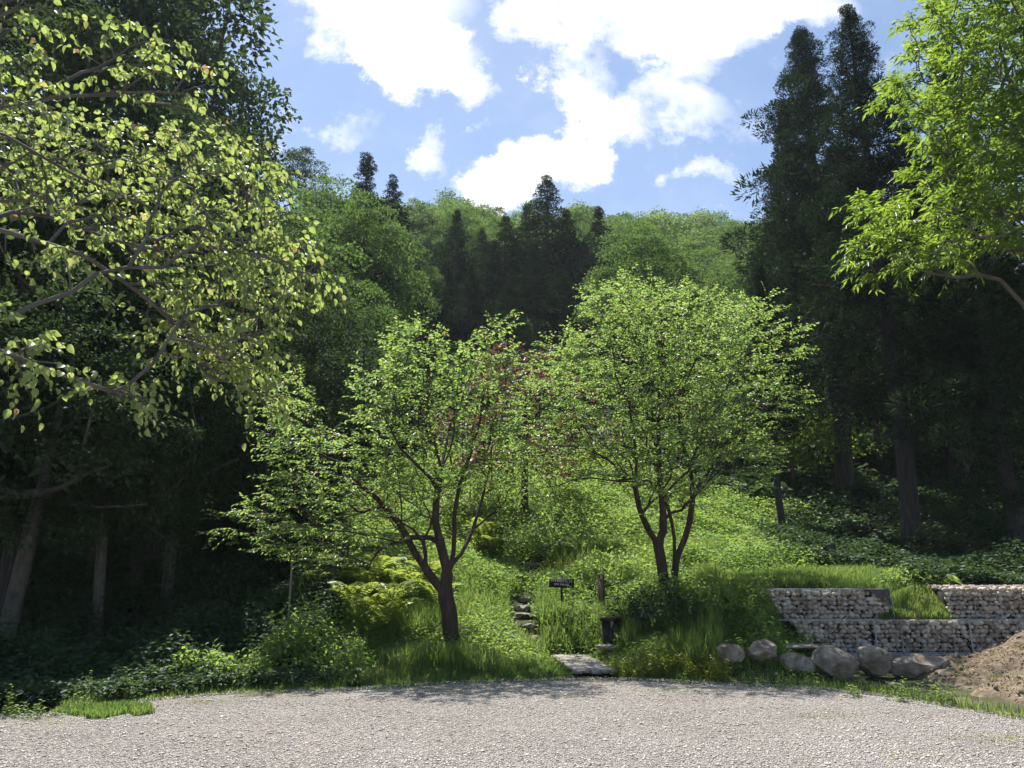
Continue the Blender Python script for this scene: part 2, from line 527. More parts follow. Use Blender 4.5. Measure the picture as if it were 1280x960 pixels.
def in_poly(x, y, poly):
    poly = np.asarray(poly, float); x = np.asarray(x); y = np.asarray(y)
    c = np.zeros(x.shape, bool); n = len(poly); j = n - 1
    for i in range(n):
        xi, yi = poly[i]; xj, yj = poly[j]
        k = ((yi > y) != (yj > y)) & (x < (xj - xi) * (y - yi) / (yj - yi + 1e-12) + xi)
        c ^= k; j = i
    return c


def spray(P, D, rng, ntw, tl, nl, L, W, droop=.1, flat=.75, full=False, hang=.0, tilt=.45):
    """leafy twigs fanned round direction D at each point P -> (verts, faces), twig segments"""
    n = len(P)
    D = norm(D + np.array([0, 0, .0]))
    Pt = np.repeat(P, ntw, 0); Dt = np.repeat(D, ntw, 0)
    m = len(Pt)
    rnd = rng.normal(0, 1, (m, 3)); rnd[:, 2] *= (1 - flat)
    Dt = norm(Dt * .9 + norm(rnd) * .75 + np.array([0, 0, .10]))
    TL = tl * rng.uniform(.55, 1.25, m)
    tpos = (np.arange(nl) + .6) / nl
    S = norm(np.cross(Dt, np.array([0, 0, 1.])) + 1e-6)
    U = np.cross(S, Dt)
    t = tpos[None, :] + rng.uniform(-.04, .04, (m, nl))
    base = Pt[:, None] + Dt[:, None] * (TL[:, None] * t)[..., None] - np.array([0, 0, 1.]) * (droop * TL[:, None] * t ** 2)[..., None]
    side = np.where(np.arange(nl) % 2 == 0, 1., -1.)[None, :, None] * (1 - .6 * (tpos[None, :, None] > .9))
    LD = Dt[:, None] * .75 + S[:, None] * side * .85 + rng.normal(0, .25, (m, nl, 3)) + np.array([0, 0, -hang])
    LN = U[:, None] + rng.normal(0, tilt, (m, nl, 3)) + np.array([0, 0, .3 * (1 - hang)])
    LL = L * rng.uniform(.65, 1.2, (m * nl))
    fn = leaf_full if full else leaf_quads
    V, Fc = fn(base.reshape(-1, 3), LD.reshape(-1, 3), LN.reshape(-1, 3), LL, LL * W / L)
    tips = Pt + Dt * TL[:, None] - np.array([0, 0, 1.]) * (droop * TL)[:, None]
    return (V, Fc), (Pt, tips)


def sticks(A, B, r):
    """thin 3-sided twigs"""
    T = norm(B - A); S = norm(np.cross(T, np.array([.1, .2, 1.]))); U = np.cross(S, T)
    r = np.broadcast_to(np.asarray(r, float), (len(A),))[:, None]
    ring = [S * r, (-.5 * S + .87 * U) * r, (-.5 * S - .87 * U) * r]
    V = np.stack([A + ring[0], A + ring[1], A + ring[2], B + ring[0] * .3, B + ring[1] * .3, B + ring[2] * .3], 1).reshape(-1, 3)
    b = np.arange(len(A))[:, None] * 6
    F4 = np.concatenate([b + np.array([q]) for q in ([0, 1, 4, 3], [1, 2, 5, 4], [2, 0, 3, 5])])
    return V, F4


def finish_tree(name, root, sk, R0, bark, leafparts, leafm, twigs, label, cat='tree', group=None, tip=.004, expo=.5, flare=1.35, cap=None):
    sk.cap = cap
    e = link(name, None, loc=root); tag(e, label, cat, group)
    tm = sk.mesh('trunk', R0, bark, root, tip=tip, expo=expo, flare=flare)
    link('trunk', tm, e)
    if twigs:
        A = np.vstack([a for a, b in twigs]); B = np.vstack([b for a, b in twigs])
        V, Fq = sticks(A - root, B - root, tip * .8)
        link('twigs', make_mesh('twigs', V, Fq, bark), e)
    V, Fs = join_leaves(leafparts)
    link('crown', make_mesh('crown', V - root, Fs, leafm), e)
    return e


def px_targets(poly, Y, depth, n, rng, edgeshell=.0):
    poly = np.asarray(poly, float)
    x0, y0 = poly.min(0); x1, y1 = poly.max(0)
    cx, cy, hw = (x0 + x1) / 2, (y0 + y1) / 2, (x1 - x0) / 2
    out = []
    while len(out) < n:
        x, y = rng.uniform(x0, x1), rng.uniform(y0, y1)
        if not in_poly(np.array([x]), np.array([y]), poly)[0]: continue
        s = math.sqrt(max(.08, 1 - ((x - cx) / hw) ** 2 - .5 * ((y - cy) / (y1 - y0)) ** 2))
        out.append(at(x, y, Y + rng.uniform(-1, 1) * depth * s))
    return np.array(out)


def layer(T, c, step, slope, rng, k=1.0):
    """gather targets into tiers that rise slightly outwards"""
    rad = np.linalg.norm(T[:, :2] - c[:2], axis=1)
    q = T[:, 2] - slope * rad
    ph = .22 * np.sin(np.arctan2(T[:, 1] - c[1], T[:, 0] - c[0]) * 3)
    zq = (np.round((q + ph) / step)) * step - ph
    out = T.copy(); out[:, 2] = q * (1 - k) + zq * k + slope * rad + rng.normal(0, .045, len(T))
    return out


def thin(T, dmin):
    keep = []
    for t in T:
        if all(np.sum((t - k) ** 2) > dmin * dmin for k in keep): keep.append(t)
    return np.array(keep)


# ---- the two young cherry-like trees on the bank
def tip_dirs(sk, tips):
    P = np.array(sk.P); par = np.array(sk.par)
    t = np.array(tips); p = par[t]; pp = np.maximum(par[p], 0)
    return P[t], norm(P[t] - P[pp])


def tree_left():
    rng = R(11); Y = 14.0; sk = Skel()
    g = at(565, 803, Y); g[2] = H(g[0], Y) - .1
    A = lambda px, py, d=0: at(px, py, Y + d)
    b = sk.chain([g, A(562, 770), A(557, 745)], sub=3)
    l = sk.chain([A(545, 729), A(533, 712), A(519, 692, .1), A(507, 668, .2), A(497, 652, .3), A(480, 633, .35)], b[2], 2)
    sk.chain([A(463, 616, .3), A(440, 596, .2), A(420, 577, 0), A(398, 566, -.1)], l[5], 2, .01, rng)
    sk.chain([A(455, 640, .6), A(425, 648, .8), A(390, 655, 1.)], l[5], 2, .01, rng)
    u = sk.chain([A(532, 694, -.2), A(529, 677, -.3)], l[1], 2)
    sk.chain([A(517, 662, -.5), A(497, 650, -.9), A(470, 645, -1.3), A(440, 655, -1.6)], u[1], 2, .01, rng)
    sk.chain([A(538, 659, -.5), A(536, 640, -.9), A(520, 610, -1.2)], u[1], 2, .01, rng)
    r = sk.chain([A(559, 718), A(557, 706), A(550, 678), A(544, 650), A(547, 612), A(551, 587), A(544, 556), A(537, 534), A(535, 478), A(532, 440)], b[2], 2)
    sk.chain([A(530, 590, -.5), A(500, 560, -.9), A(480, 520, -1.1)], r[4], 2, .01, rng)
    sk.chain([A(560, 540, .6), A(575, 490, .9), A(585, 440, 1.0)], r[5], 2, .01, rng)
    r2 = sk.chain([A(563, 708), A(567, 690, .1), A(568, 644, .3), A(575, 605, .4), A(588, 569, .5), A(600, 525, .5), A(604, 480, .5)], r[0], 2)
    r3 = sk.chain([A(577, 692, .2), A(591, 662, .4), A(604, 619, .6), A(613, 581, .6), A(616, 540, .6), A(624, 500, .7)], r2[0], 2)
    sk.chain([A(625, 560, 1.), A(645, 530, 1.3)], r3[3], 2, .01, rng)
    poly = [(272, 655), (300, 640), (350, 612), (333, 545), (345, 480), (392, 480), (400, 520), (430, 548), (462, 545), (455, 525), (452, 505), (475, 495), (440, 480), (478, 455),
            (480, 430), (512, 402), (535, 410), (560, 430), (595, 425), (632, 400), (642, 440), (655, 480), (655, 540), (648, 600), (625, 640),
            (590, 600), (550, 640), (500, 672), (480, 690), (420, 705), (360, 690), (300, 668)]
    T = thin(layer(px_targets(poly, Y, 1.5, 1500, rng), g, .46, .10, rng, .85), .265)
    tips = sk.grow(T, rng, .18, .025, 4, wturn=.6, first=16)
    P, D = tip_dirs(sk, tips)
    out = norm((P - g) * np.array([1, 1, .25]))
    D = norm(D * np.array([1, 1, .4]) * .5 + out * .7 + np.array([0, 0, .08]))
    lv, tw = spray(P, D, rng, 3, .40, 9, .082, .042, .22, .90, hang=.5, tilt=.55)
    Pn = P[rng.random(len(P)) < .35]
    lv2, tw2 = spray(Pn - .1, norm(rng.normal(0, 1, Pn.shape) * np.array([1, 1, .4])), rng, 2, .3, 7, .08, .042, .22, .7, hang=.45)
    return finish_tree('broadleaf_tree', g, sk, .145, M['bark_dark'], [lv, lv2], M['cherry_leaf'], [tw, tw2],
                       'young spreading tree with dark forked trunk, smaller of the two on the bank', tip=.004, expo=.56)


def tree_right():
    rng = R(12); Y = 15.6; sk = Skel()
    g = at(836, 764, Y); g[2] = H(g[0], Y) - .1
    A = lambda px, py, d=0: at(px, py, Y + d)
    b = sk.chain([g, A(835, 748)], sub=2)
    t1 = sk.chain([A(832, 738), A(829, 718), A(826, 697), A(823, 682)], b[1], 2)
    a1 = sk.chain([A(814, 668, -.1), A(806, 652, -.3), A(799, 634, -.4), A(794, 606, -.5), A(796, 575, -.6), A(792, 545, -.7), A(786, 500, -.8)], t1[3], 2)
    sk.chain([A(780, 590, -1.), A(760, 560, -1.4), A(735, 520, -1.7), A(715, 480, -1.9)], a1[3], 2, .01, rng)
    a2 = sk.chain([A(829, 664), A(829, 640), A(826, 605), A(824, 575), A(823, 528), A(824, 490), A(828, 440), A(826, 390), A(815, 345)], t1[3], 2)
    sk.chain([A(805, 500, .5), A(780, 450, .9), A(755, 400, 1.1), A(740, 360, 1.1)], a2[3], 2, .01, rng)
    sk.chain([A(845, 500, -.6), A(870, 450, -1.), A(890, 400, -1.2), A(885, 365, -1.2)], a2[4], 2, .01, rng)
    t2 = sk.chain([A(840, 742, .15), A(843, 718, .2), A(847, 695, .25), A(855, 676, .3), A(862, 653, .4), A(866, 619, .5), A(863, 584, .6), A(852, 550, .6), A(848, 510, .8), A(865, 460, 1.), A(880, 420, 1.2)], b[1], 2)
    sk.chain([A(843, 672, .3), A(839, 650, .35), A(834, 630, .6)], t2[1], 2)
    sk.chain([A(885, 590, .2), A(905, 560, 0), A(930, 530, -.2), A(960, 505, -.3)], t2[5], 2, .01, rng)
    sk.chain([A(880, 560, 1.), A(910, 520, 1.3), A(930, 470, 1.5), A(950, 430, 1.5)], t2[6], 2, .01, rng)
    poly = [(652, 482), (692, 436), (742, 416), (730, 372), (768, 366), (800, 354), (822, 370), (850, 360), (895, 380), (940, 388), (975, 376), (950, 410),
            (1012, 420), (985, 455), (970, 472), (1000, 488), (1005, 503), (960, 522), (945, 548), (980, 578), (960, 600), (930, 590), (880, 600), (850, 640), (815, 630), (780, 600),
            (720, 600), (680, 610), (650, 590), (640, 530)]
    T = thin(layer(px_targets(poly, Y, 2.2, 2600, rng), g, .52, .06, rng, .85), .30)
    tips = sk.grow(T, rng, .18, .025, 4, wturn=.6, first=8)
    P, D = tip_dirs(sk, tips)
    out = norm((P - g) * np.array([1, 1, .25]))
    D = norm(D * np.array([1, 1, .4]) * .5 + out * .7 + np.array([0, 0, .05]))
    lv, tw = spray(P, D, rng, 4, .42, 9, .078, .038, .2, .90, hang=.45, tilt=.5)
    Pn = P[rng.random(len(P)) < .4]
    lv2, tw2 = spray(Pn - .1, norm(rng.normal(0, 1, Pn.shape) * np.array([1, 1, .4])), rng, 2, .3, 7, .078, .04, .2, .7, hang=.4)
    return finish_tree('broadleaf_tree', g, sk, .14, M['bark_dark'], [lv, lv2], M['cherry_leaf'], [tw, tw2],
                       'broad green tree with several dark stems, larger of the two on the bank', tip=.004, expo=.56)


def tree_near_left():
    rng = R(13); sk = Skel()
    g = np.array([-5.3, 5.1, -.1])
    b = sk.chain([g, (-5.25, 5.1, 1.2), (-5.1, 5.1, 2.1)], sub=3)
    A = lambda px, py, Y: at(px, py, Y * .77)
    c1 = sk.chain([(-4.6, 5.1, 2.7), A(-60, 150, 6.5), A(0, 136, 6.4), A(70, 121, 6.5), A(150, 120, 6.8), A(205, 130, 7.2), A(270, 152, 7.6), A(320, 195, 8.0)], b[2], 2, .015, rng)
    c1b = sk.chain([A(85, 100, 6.6), A(115, 88, 6.7), A(160, 60, 6.8)], c1[3], 2, .01, rng)
    c0 = sk.chain([(-4.5, 4.8, 3.6), A(-30, 40, 6.0), A(20, 10, 6.0), A(50, -20, 6)], b[2], 2, .01, rng)
    c2 = sk.chain([(-4.6, 5.2, 2.5), A(-40, 280, 6.6), A(0, 288, 6.5), A(60, 305, 6.8), A(110, 322, 7.1), A(160, 355, 7.6), A(205, 392, 8.0), A(255, 430, 8.4), A(300, 470, 8.8), A(350, 505, 9.3)], b[2], 2, .01, rng)
    c3 = sk.chain([A(-40, 425, 6.3), A(0, 438, 6.1), A(50, 458, 6.3), A(95, 473, 6.6), A(140, 490, 6.9), A(180, 500, 7.2)], b[1], 2, .01, rng)
    c4 = sk.chain([A(60, 200, 7.2), A(130, 235, 7.6), A(200, 265, 8.2), A(290, 300, 9), A(370, 330, 9.6)], c1[1], 2, .015, rng)
    c5 = sk.chain([A(60, 270, 7.6), A(140, 300, 8), A(240, 320, 8.6), A(330, 350, 9.4), A(380, 370, 9.8)], c2[1], 2, .015, rng)
    parts = []
    def grp(poly, Y, dep, n, dm):
        return thin(px_targets(poly, Y * .77, dep * .77, n, rng), dm * .77)
    T1 = grp([(-60, 130), (60, 140), (180, 160), (300, 170), (345, 210), (330, 250), (400, 330), (395, 370), (340, 400), (340, 440), (310, 480), (260, 460), (205, 400), (195, 360), (150, 300), (120, 310), (60, 260), (-60, 250)], 8.3, 1.2, 1000, .225)
    T2 = grp([(85, 70), (120, 45), (150, 15), (190, 40), (250, 60), (265, 110), (200, 125), (130, 110), (110, 100)], 6.9, .4, 90, .25)
    T3 = grp([(-60, -60), (50, -40), (70, 20), (50, 40), (70, 90), (75, 130), (40, 140), (0, 145), (-60, 120)], 6.2, .5, 130, .24)
    T4 = grp([(-40, 380), (10, 400), (40, 420), (80, 455), (60, 480), (20, 470), (-40, 450)], 6.2, .25, 50, .15)
    T5 = grp([(120, 470), (190, 485), (200, 512), (160, 515), (130, 495)], 7.0, .15, 20, .14)
    T6 = grp([(0, 290), (60, 300), (130, 330), (120, 345), (60, 325), (0, 315)], 6.8, .2, 30, .17)
    T7 = grp([(180, 380), (235, 410), (300, 450), (360, 500), (345, 515), (300, 492), (235, 460), (195, 440)], 8.4, .3, 110, .15)
    T = np.vstack([T1, T2, T3, T4, T5, T6, T7])
    tips = sk.grow(T, rng, .10, .02, 4, wturn=.7, first=7)
    P, D = tip_dirs(sk, tips)
    D = norm(D + np.array([.25, 0, -.15]))
    lv, tw = spray(P, D, rng, 2, .29, 6, .062, .044, .35, .5, full=True, hang=1.0, tilt=.75)
    # small dark red fruits / bracts
    k = rng.random(len(P)) < .16
    lr, _ = spray(P[k], D[k], rng, 1, .12, 3, .024, .016, .1, .4, hang=.2)
    e = finish_tree('overhanging_tree', g, sk, .12, M['bark_grey'], [lv], M['near_leaf'], [tw],
                    'drooping heart-shaped leaves on long thin boughs reaching in over the gravel from the left', tip=.0035, expo=.5, cap=.014)
    V, Fs = lr
    tag(link('reddish_bracts', make_mesh('bracts', V - g, Fs, M['maple_leaf']), e), kind='stuff')
    return e


def tree_near_right():
    rng = R(14); sk = Skel()
    g = np.array([10.6, 12.8, .2]); g[2] = H(g[0], g[1]) - .1
    b = sk.chain([g, (10.5, 12.8, 2.2), (10.2, 12.7, 4.3), (9.8, 12.6, 6.6), (9.4, 12.5, 9.0), (9.1, 12.4, 11.2)], sub=3)
    A = at
    sk.chain([A(1250, 350, 12.2), A(1180, 345, 11.8), A(1110, 320, 11.6)], b[2], 3, .02, rng)
    sk.chain([A(1240, 250, 12.2), A(1180, 240, 12), A(1130, 220, 11.7)], b[2], 3, .02, rng)
    sk.chain([A(1250, 120, 12.3), A(1190, 110, 12), A(1140, 100, 11.8)], b[3], 3, .02, rng)
    sk.chain([A(1240, 20, 12.2), A(1180, 10, 12)], b[4], 3, .02, rng)
    poly = [(1105, 110), (1130, 95), (1150, 70), (1125, 28), (1160, -10), (1240, -60), (1420, -60), (1420, 330), (1330, 330), (1290, 300), (1215, 300), (1190, 330),
            (1130, 330), (1075, 325), (1068, 305), (1085, 290), (1072, 262), (1100, 262), (1150, 255), (1170, 240), (1150, 230), (1135, 215), (1140, 200), (1165, 190),
            (1130, 170), (1145, 150), (1110, 125)]
    T = thin(layer(px_targets(poly, 12, 1.5, 1500, rng), g, .62, -.12, rng, .8), .315)
    tips = sk.grow(T, rng, .15, .03, 4, wturn=.6, first=9)
    P, D = tip_dirs(sk, tips)
    D = norm(D * .6 + np.array([-.6, -.15, .05]))
    lv, tw = spray(P, D, rng, 4, .42, 11, .135, .042, .45, .85, hang=.75, tilt=.4)
    lv2, tw2 = spray(P - .12, norm(rng.normal(0, 1, P.shape) * np.array([1, 1, .3])), rng, 2, .4, 10, .14, .042, .35, .7, hang=.5, tilt=.35)
    return finish_tree('overhanging_tree', g, sk, .13, M['bark_grey'], [lv, lv2], M['ash_leaf'], [tw, tw2],
                       'bright green tree with feathery compound leaves hanging in at the upper right before the cedars', tip=.006, expo=.45)


tree_left(); tree_right(); tree_near_left(); tree_near_right()


# ------------------------------------------------------------------ background trees (local coordinates, base at origin)
def broadleaf_meshes(seed, h, cr, c0, lobes, per, ls, leafm, bark=None, lobe_r=.28, trunk_r=None, flat=.75):
    """h height, cr crown radius, c0 height where crown starts"""
    rng = R(seed)
    # lobes through an egg-shaped crown, more of them on the outer shell
    C = []
    cz, hz = (h + c0) / 2, (h - c0) / 2
    tries = 0
    while len(C) < lobes and tries < 20000:
        tries += 1
        d = norm(rng.normal(0, 1, 3)); r = rng.uniform(.45, 1) ** .6
        p = np.array([d[0] * cr * r, d[1] * cr * r, cz + d[2] * hz * r])
        w = 1 - .35 * (p[2] - cz) / hz
        p[:2] *= np.clip(w, .55, 1.1)
        if all(np.linalg.norm((p - q)) > cr * lobe_r * .62 for q in C) or tries > 8000: C.append(p)
    C = np.array(C); n = len(C)
    rad = cr * lobe_r * rng.uniform(.65, 1.3, n)
    s = norm(rng.normal(0, 1, (n, per, 3)) + np.array([0, 0, .6]))
    out = norm((C - np.array([0, 0, cz - hz * .3])) * np.array([1, 1, .8]))
    s = norm(s + out[:, None] * .45)
    rr = rng.uniform(.3, 1.0, (n, per)) ** .4 * (1 + .10 * rng.normal(0, 1, (n, per)))
    P = C[:, None] + s * rr[..., None] * rad[:, None, None] * np.array([1.1, 1.1, flat])
    D = norm(s * np.array([1, 1, .4]) + rng.normal(0, .6, (n, per, 3)) + np.array([0, 0, -.25]))
    N = norm(s * .5 + np.array([0, 0, .75]) + rng.normal(0, .5, (n, per, 3)))
    L = ls * rng.uniform(.6, 1.3, n * per)
    V, Fc = leaf_quads(P.reshape(-1, 3), D.reshape(-1, 3), N.reshape(-1, 3), L, L * .62)
    crown = make_mesh('crown', V, Fc, leafm)
    sk = Skel()
    lean = rng.normal(0, .03 * h, 2)
    tp = [(0, 0, -.5)] + [(lean[0] * t, lean[1] * t, h * .85 * t) for t in (.15, .3, .45, .6, .8, 1)]
    sk.chain(tp, sub=1)
    sk.grow(C[rng.permutation(n)[:min(n, 40)]], rng, .3, .04 * h / 10, 3, first=3)
    trunk = sk.mesh('trunk', trunk_r or h * .018, bark or M['bark_grey'], np.zeros(3), tip=h * .0025, n=6, expo=.5)
    return crown, trunk


def cedar_meshes(seed, h, r, c0, nb, per, nl, leafm=None, puff=.42, bare=.25, lsc=1.0, wd=.26, expo=.75):
    """tall conifer: short boughs carrying rounded tufts of needle sprays"""
    rng = R(seed)
    z = c0 + (h - c0) * (np.linspace(0, 1, nb) ** .85) + rng.normal(0, .1, nb)
    t = (z - c0) / (h - c0)
    prof = (np.clip(1 - t, 0, 1) ** expo) * (.72 + .28 * np.clip(t / .15, 0, 1)) * r
    prof = prof * rng.uniform(.55, 1.22, nb) * (1 + .18 * np.sin(z * 2.3 / h * 13 + seed))
    az = np.arange(nb) * 2.39996 + rng.normal(0, .4, nb)
    B0, B1, PC, PR = [], [], [], []
    for i in range(nb):
        d = np.array([math.cos(az[i]), math.sin(az[i]), 0])
        L = max(prof[i], .12)
        a = np.array([0, 0, z[i]]); m = a + d * L * .55 + np.array([0, 0, -.10 * L]); e = a + d * L + np.array([0, 0, .10 * L])
        B0 += [a, m]; B1 += [m, e]
        for k in range(per):
            q = 1 - (k / per) * .72
            c = a + (e - a) * q + rng.normal(0, .13 * L + .03, 3) * np.array([1, 1, .7])
            PC.append(c); PR.append(puff * (L / r * .75 + .25) * rng.uniform(.6, 1.25) * (1.05 - .25 * (1 - q)))
    PC.append([0, 0, h]); PR.append(puff * .35); PC.append([0, 0, h + puff * .3]); PR.append(puff * .25)
    PC = np.array(PC); PR = np.array(PR); n = len(PC)
    s = norm(rng.normal(0, 1, (n, nl, 3)))
    outd = norm(PC * np.array([1, 1, 0]) + 1e-6)
    s = norm(s + outd[:, None] * .35 + np.array([0, 0, .15]))
    P = PC[:, None] + s * (PR[:, None] * rng.uniform(.45, .95, (n, nl)) ** .7)[..., None] * np.array([1, 1, .85])
    D = norm(s + np.array([0, 0, .3]) + rng.normal(0, .55, (n, nl, 3)))
    N = norm(rng.normal(0, 1, (n, nl, 3)) + np.array([0, 0, .5]))
    L = (PR[:, None] * rng.uniform(.22, .48, (n, nl))).ravel() * lsc
    V, Fc = leaf_quads(P.reshape(-1, 3), D.reshape(-1, 3), N.reshape(-1, 3), L, L * wd, .05)
    crown = make_mesh('crown', V, Fc, leafm or M['cedar_leaf'])
    mb = MB()
    zz = np.array([-.6, 0, .5, h * .15, h * .35, h * .6, h * .85, h * .98])
    R0 = h * .0125
    rr = np.array([1.5, 1.25, 1.05, .95, .8, .55, .25, .06]) * R0
    P = np.stack([rng.normal(0, .02, 8) * h * .1, rng.normal(0, .02, 8) * h * .1, zz], 1); P[:2, :2] = 0
    mb.tube(P, rr, 12, cap=False)
    V, F4 = sticks(np.array(B0), np.array(B1), h * .0018)
    mb.add(V, F4)
    if bare > 0:  # dead stubs below the crown
        k = 14; a = rng.uniform(0, 6.28, k); zs = rng.uniform(c0 * .45, c0 * 1.0, k); L = rng.uniform(.3, 1.1, k)
        A = np.stack([0 * a, 0 * a, zs], 1); B = A + np.stack([np.cos(a) * L, np.sin(a) * L, -.2 * L], 1)
        V, F4 = sticks(A, B, .018); mb.add(V, F4)
    trunk = mb.mesh('trunk', M['bark_cedar'], smooth=True)
    return crown, trunk


def proto(name, meshes):
    return (name, meshes)


def place(pr, x, y, s=1.0, rz=0.0, label='', cat='tree', group=None, dz=0.0, sz=None, z=None):
    name, (crown, trunk) = pr
    zz = H(x, y) if z is None else z
    e = link(name, None, loc=(x, y, zz + dz), rot=(0, 0, rz), scale=(s, s, sz or s))
    tag(e, label, cat, group)
    link('trunk', trunk, e); link('crown', crown, e)
    return e


def top_z(py, Y):
    return at(640, py, Y)[2]


def pxx(px, py, Y):
    return at(px, py, Y)[0]


FAR = [proto('broadleaf_tree', broadleaf_meshes(100 + i, 10, 4.6 - .4 * (i % 3), 2.5, 36, 170, .30, M[['hill_leaf_pale', 'hill_leaf', 'dark_leaf', 'hill_leaf', 'hill_leaf'][i]], lobe_r=.33)) for i in range(5)]
MID = [proto('broadleaf_tree', broadleaf_meshes(200 + i, 14, 5.2 - .5 * i, 3.0, 75, 300, .20, M[['hill_leaf', 'hill_leaf', 'hill_leaf_pale'][i]], lobe_r=.25)) for i in range(3)]
DRK = [proto('broadleaf_tree', broadleaf_meshes(300 + i, 20, 6.6, 5.0, 110, 280, .22, M['dark_leaf'], M['bark_grey'], lobe_r=.2)) for i in range(2)]
CEDF = [proto('cedar', cedar_meshes(400 + i, 13, 2.3 + .3 * i, 1.2, 110, 3, 55, bare=0, puff=.52, lsc=1.4, wd=.42, expo=.95)) for i in range(3)]
CEDN = [proto('cedar', cedar_meshes(500 + i, 21, 2.6, 6.5 - 2.0 * i, 170, 5, 125, puff=.58, expo=.72)) for i in range(2)]
CEDN.append(proto('cedar', cedar_meshes(502, 21, 2.6, 2.2, 190, 5, 120, puff=.58, expo=.66)))


def put(pr, h0, px, py_top, Y, label, group=None, rz=0.0, sxy=1.0, x_py=None):
    """stand a tree of nominal height h0 at distance Y so its top reaches the height seen at py_top"""
    x = pxx(px, x_py if x_py is not None else py_top, Y)
    z0 = H(x, Y); zt = top_z(py_top, Y); s = (zt - z0) / h0
    return place(pr, x, Y, s * sxy, rz, label, group=group, sz=s, z=z0)


# right-hand cedars
def put_x(pr, h0, xr, py_top, Y, label, rz=0.0, sxy=1.0, group=None):
    """stand a tree at sideways/forward ratio xr"""
    x = xr * Y; z0 = H(x, Y); s = (top_z(py_top, Y) - z0) / h0
    return place(pr, x, Y, s * sxy, rz, label, group=group, sz=s, z=z0)


put_x(CEDN[1], 21, .512, 14, 21.5, 'tall dark cedar with a pointed top and bare lower trunk, tallest at the right', rz=.3, sxy=1.18)
put_x(CEDN[0], 21, .435, 40, 29, 'dark cedar with thick pale trunk, left of the tallest one', rz=1.9, sxy=1.28)
put_x(CEDN[0], 21, .345, 330, 24.5, 'thin young cedar with slim trunk at the left end of the right-hand grove', rz=5.0, sxy=1.0)
put_x(CEDN[2], 21, .645, 60, 18.5, 'broad cedar at the right edge with sunlit tufts on low boughs', rz=4.0, sxy=1.05)
put_x(CEDN[1], 21, .40, 130, 38, 'shaded cedar deep behind the thick-trunked one', rz=.9, sxy=1.2)
put_x(CEDN[2], 21, .575, 160, 32, 'shaded cedar deep in the right-hand grove behind the tallest one', rz=.9, sxy=1.2)
put_x(DRK[0], 20, .585, 240, 24, 'added dark broadleaf shade tree in the grove between the tallest and the right-edge cedar', 2.2, .7)  # added to shade the floor of the grove
put_x(DRK[1], 20, .75, 120, 19.5, 'added dark broadleaf shade tree beyond the right edge', 4.2, .9)  # added past the right edge so its shadow darkens the grove floor
put_x(DRK[1], 20, .365, 420, 31, 'added dark broadleaf shade tree at the left end of the right-hand grove', 3.4, .8)  # put in as shade cover for the ground on this side
put_x(DRK[0], 20, .48, 380, 34, 'dark broadleaf tree behind the cedar trunks of the right-hand grove', 1.4, 1.0)
put_x(DRK[1], 20, .62, 330, 36, 'dark broadleaf tree far back behind the right-edge cedar', 5.4, 1.0)
put_x(DRK[0], 20, .78, 300, 33, 'dark broadleaf tree far back beyond the right edge', 2.4, 1.1)
# central cedars on the slope
C_ = [(572, 262, 50, 1.0, 'left end'), (603, 285, 54, .95, ''), (632, 268, 52, 1.15, ''), (658, 255, 55, 1.0, ''), (683, 220, 53, 1.2, ''), (708, 262, 50, 1.0, ''), (748, 258, 56, 1.1, ''), (590, 330, 44, 1.0, ''), (730, 300, 48, 1.0, ''), (618, 300, 48, 1.1, ''), (665, 310, 47, 1.1, ''), (700, 330, 45, 1.1, ''), (560, 330, 46, 1.0, ''), (640, 345, 43, 1.1, ''), (765, 310, 52, .9, '')]
CL = ['dark cedar at the left end of the row of cedars on the slope', 'lower cedar second from the left in the cedar row on the slope', 'broad dark cedar in the middle of the row on the slope',
      'cedar just left of the spire-topped one on the slope', 'tallest cedar of the slope with a thin spire against the white cloud', 'cedar just right of the spire-topped one on the slope',
      'separate cedar at the right end of the cedar row on the slope', 'short cedar in front of the left end of the slope row', 'short cedar in front between the spire and the right end of the row', 'cedar in front of the gap left of the spire', 'cedar directly in front of the spire-topped one',
      'lowest cedar in front to the right of the spire', 'lowest cedar in front at the left end of the row', 'lowest cedar in front at the middle of the row', 'small cedar at the extreme right of the row']
for i, ((px, py, Y, sx, _), lb) in enumerate(zip(C_, CL)):
    put(CEDF[i % 3], 13.2, px, py, Y, lb, 'cedars in a row on the slope', rz=i * 1.3, sxy=sx * 1.65)
put(CEDF[0], 13.2, 460, 192, 43, 'dark cedar with forked top above the leafy trees, left of its slimmer neighbour', rz=2, sxy=1.5)
put(CEDF[1], 13.2, 492, 220, 44, 'slim dark cedar above the leafy trees, right of the fork-topped one', rz=.5, sxy=1.35)
# left wood
put(DRK[0], 20, 10, -260, 27, 'huge dark broadleaf tree rising out of the top left corner', rz=.6, sxy=.85, x_py=200)
put(DRK[1], 20, 112, -90, 28, 'tall dark broadleaf tree whose rounded right side meets the sky', rz=2.2, sxy=.80, x_py=200)
put(DRK[1], 20, -60, -60, 22, 'dark broadleaf tree beyond the left edge behind the drooping boughs', rz=4.4, sxy=.9, x_py=300)
put(DRK[0], 20, 378, 190, 48, 'dark rounded tree standing against the sky left of the two cedars', rz=1.2, sxy=.66)
put(MID[0], 14, 325, 232, 33, 'full leafy tree with light green crown behind the drooping boughs', rz=.2, sxy=1.0)
put(MID[1], 14, 415, 232, 42, 'leafy tree with rounded top below the dark rounded one', rz=3.1, sxy=.9)
put(MID[1], 14, 462, 250, 37, 'leafy tree with domed crown in front of the pair of cedars', rz=1.7, sxy=.8)
put(MID[2], 14, 250, 300, 26, 'leafy tree low in the left wood behind the drooping boughs', rz=.9, sxy=1.0)
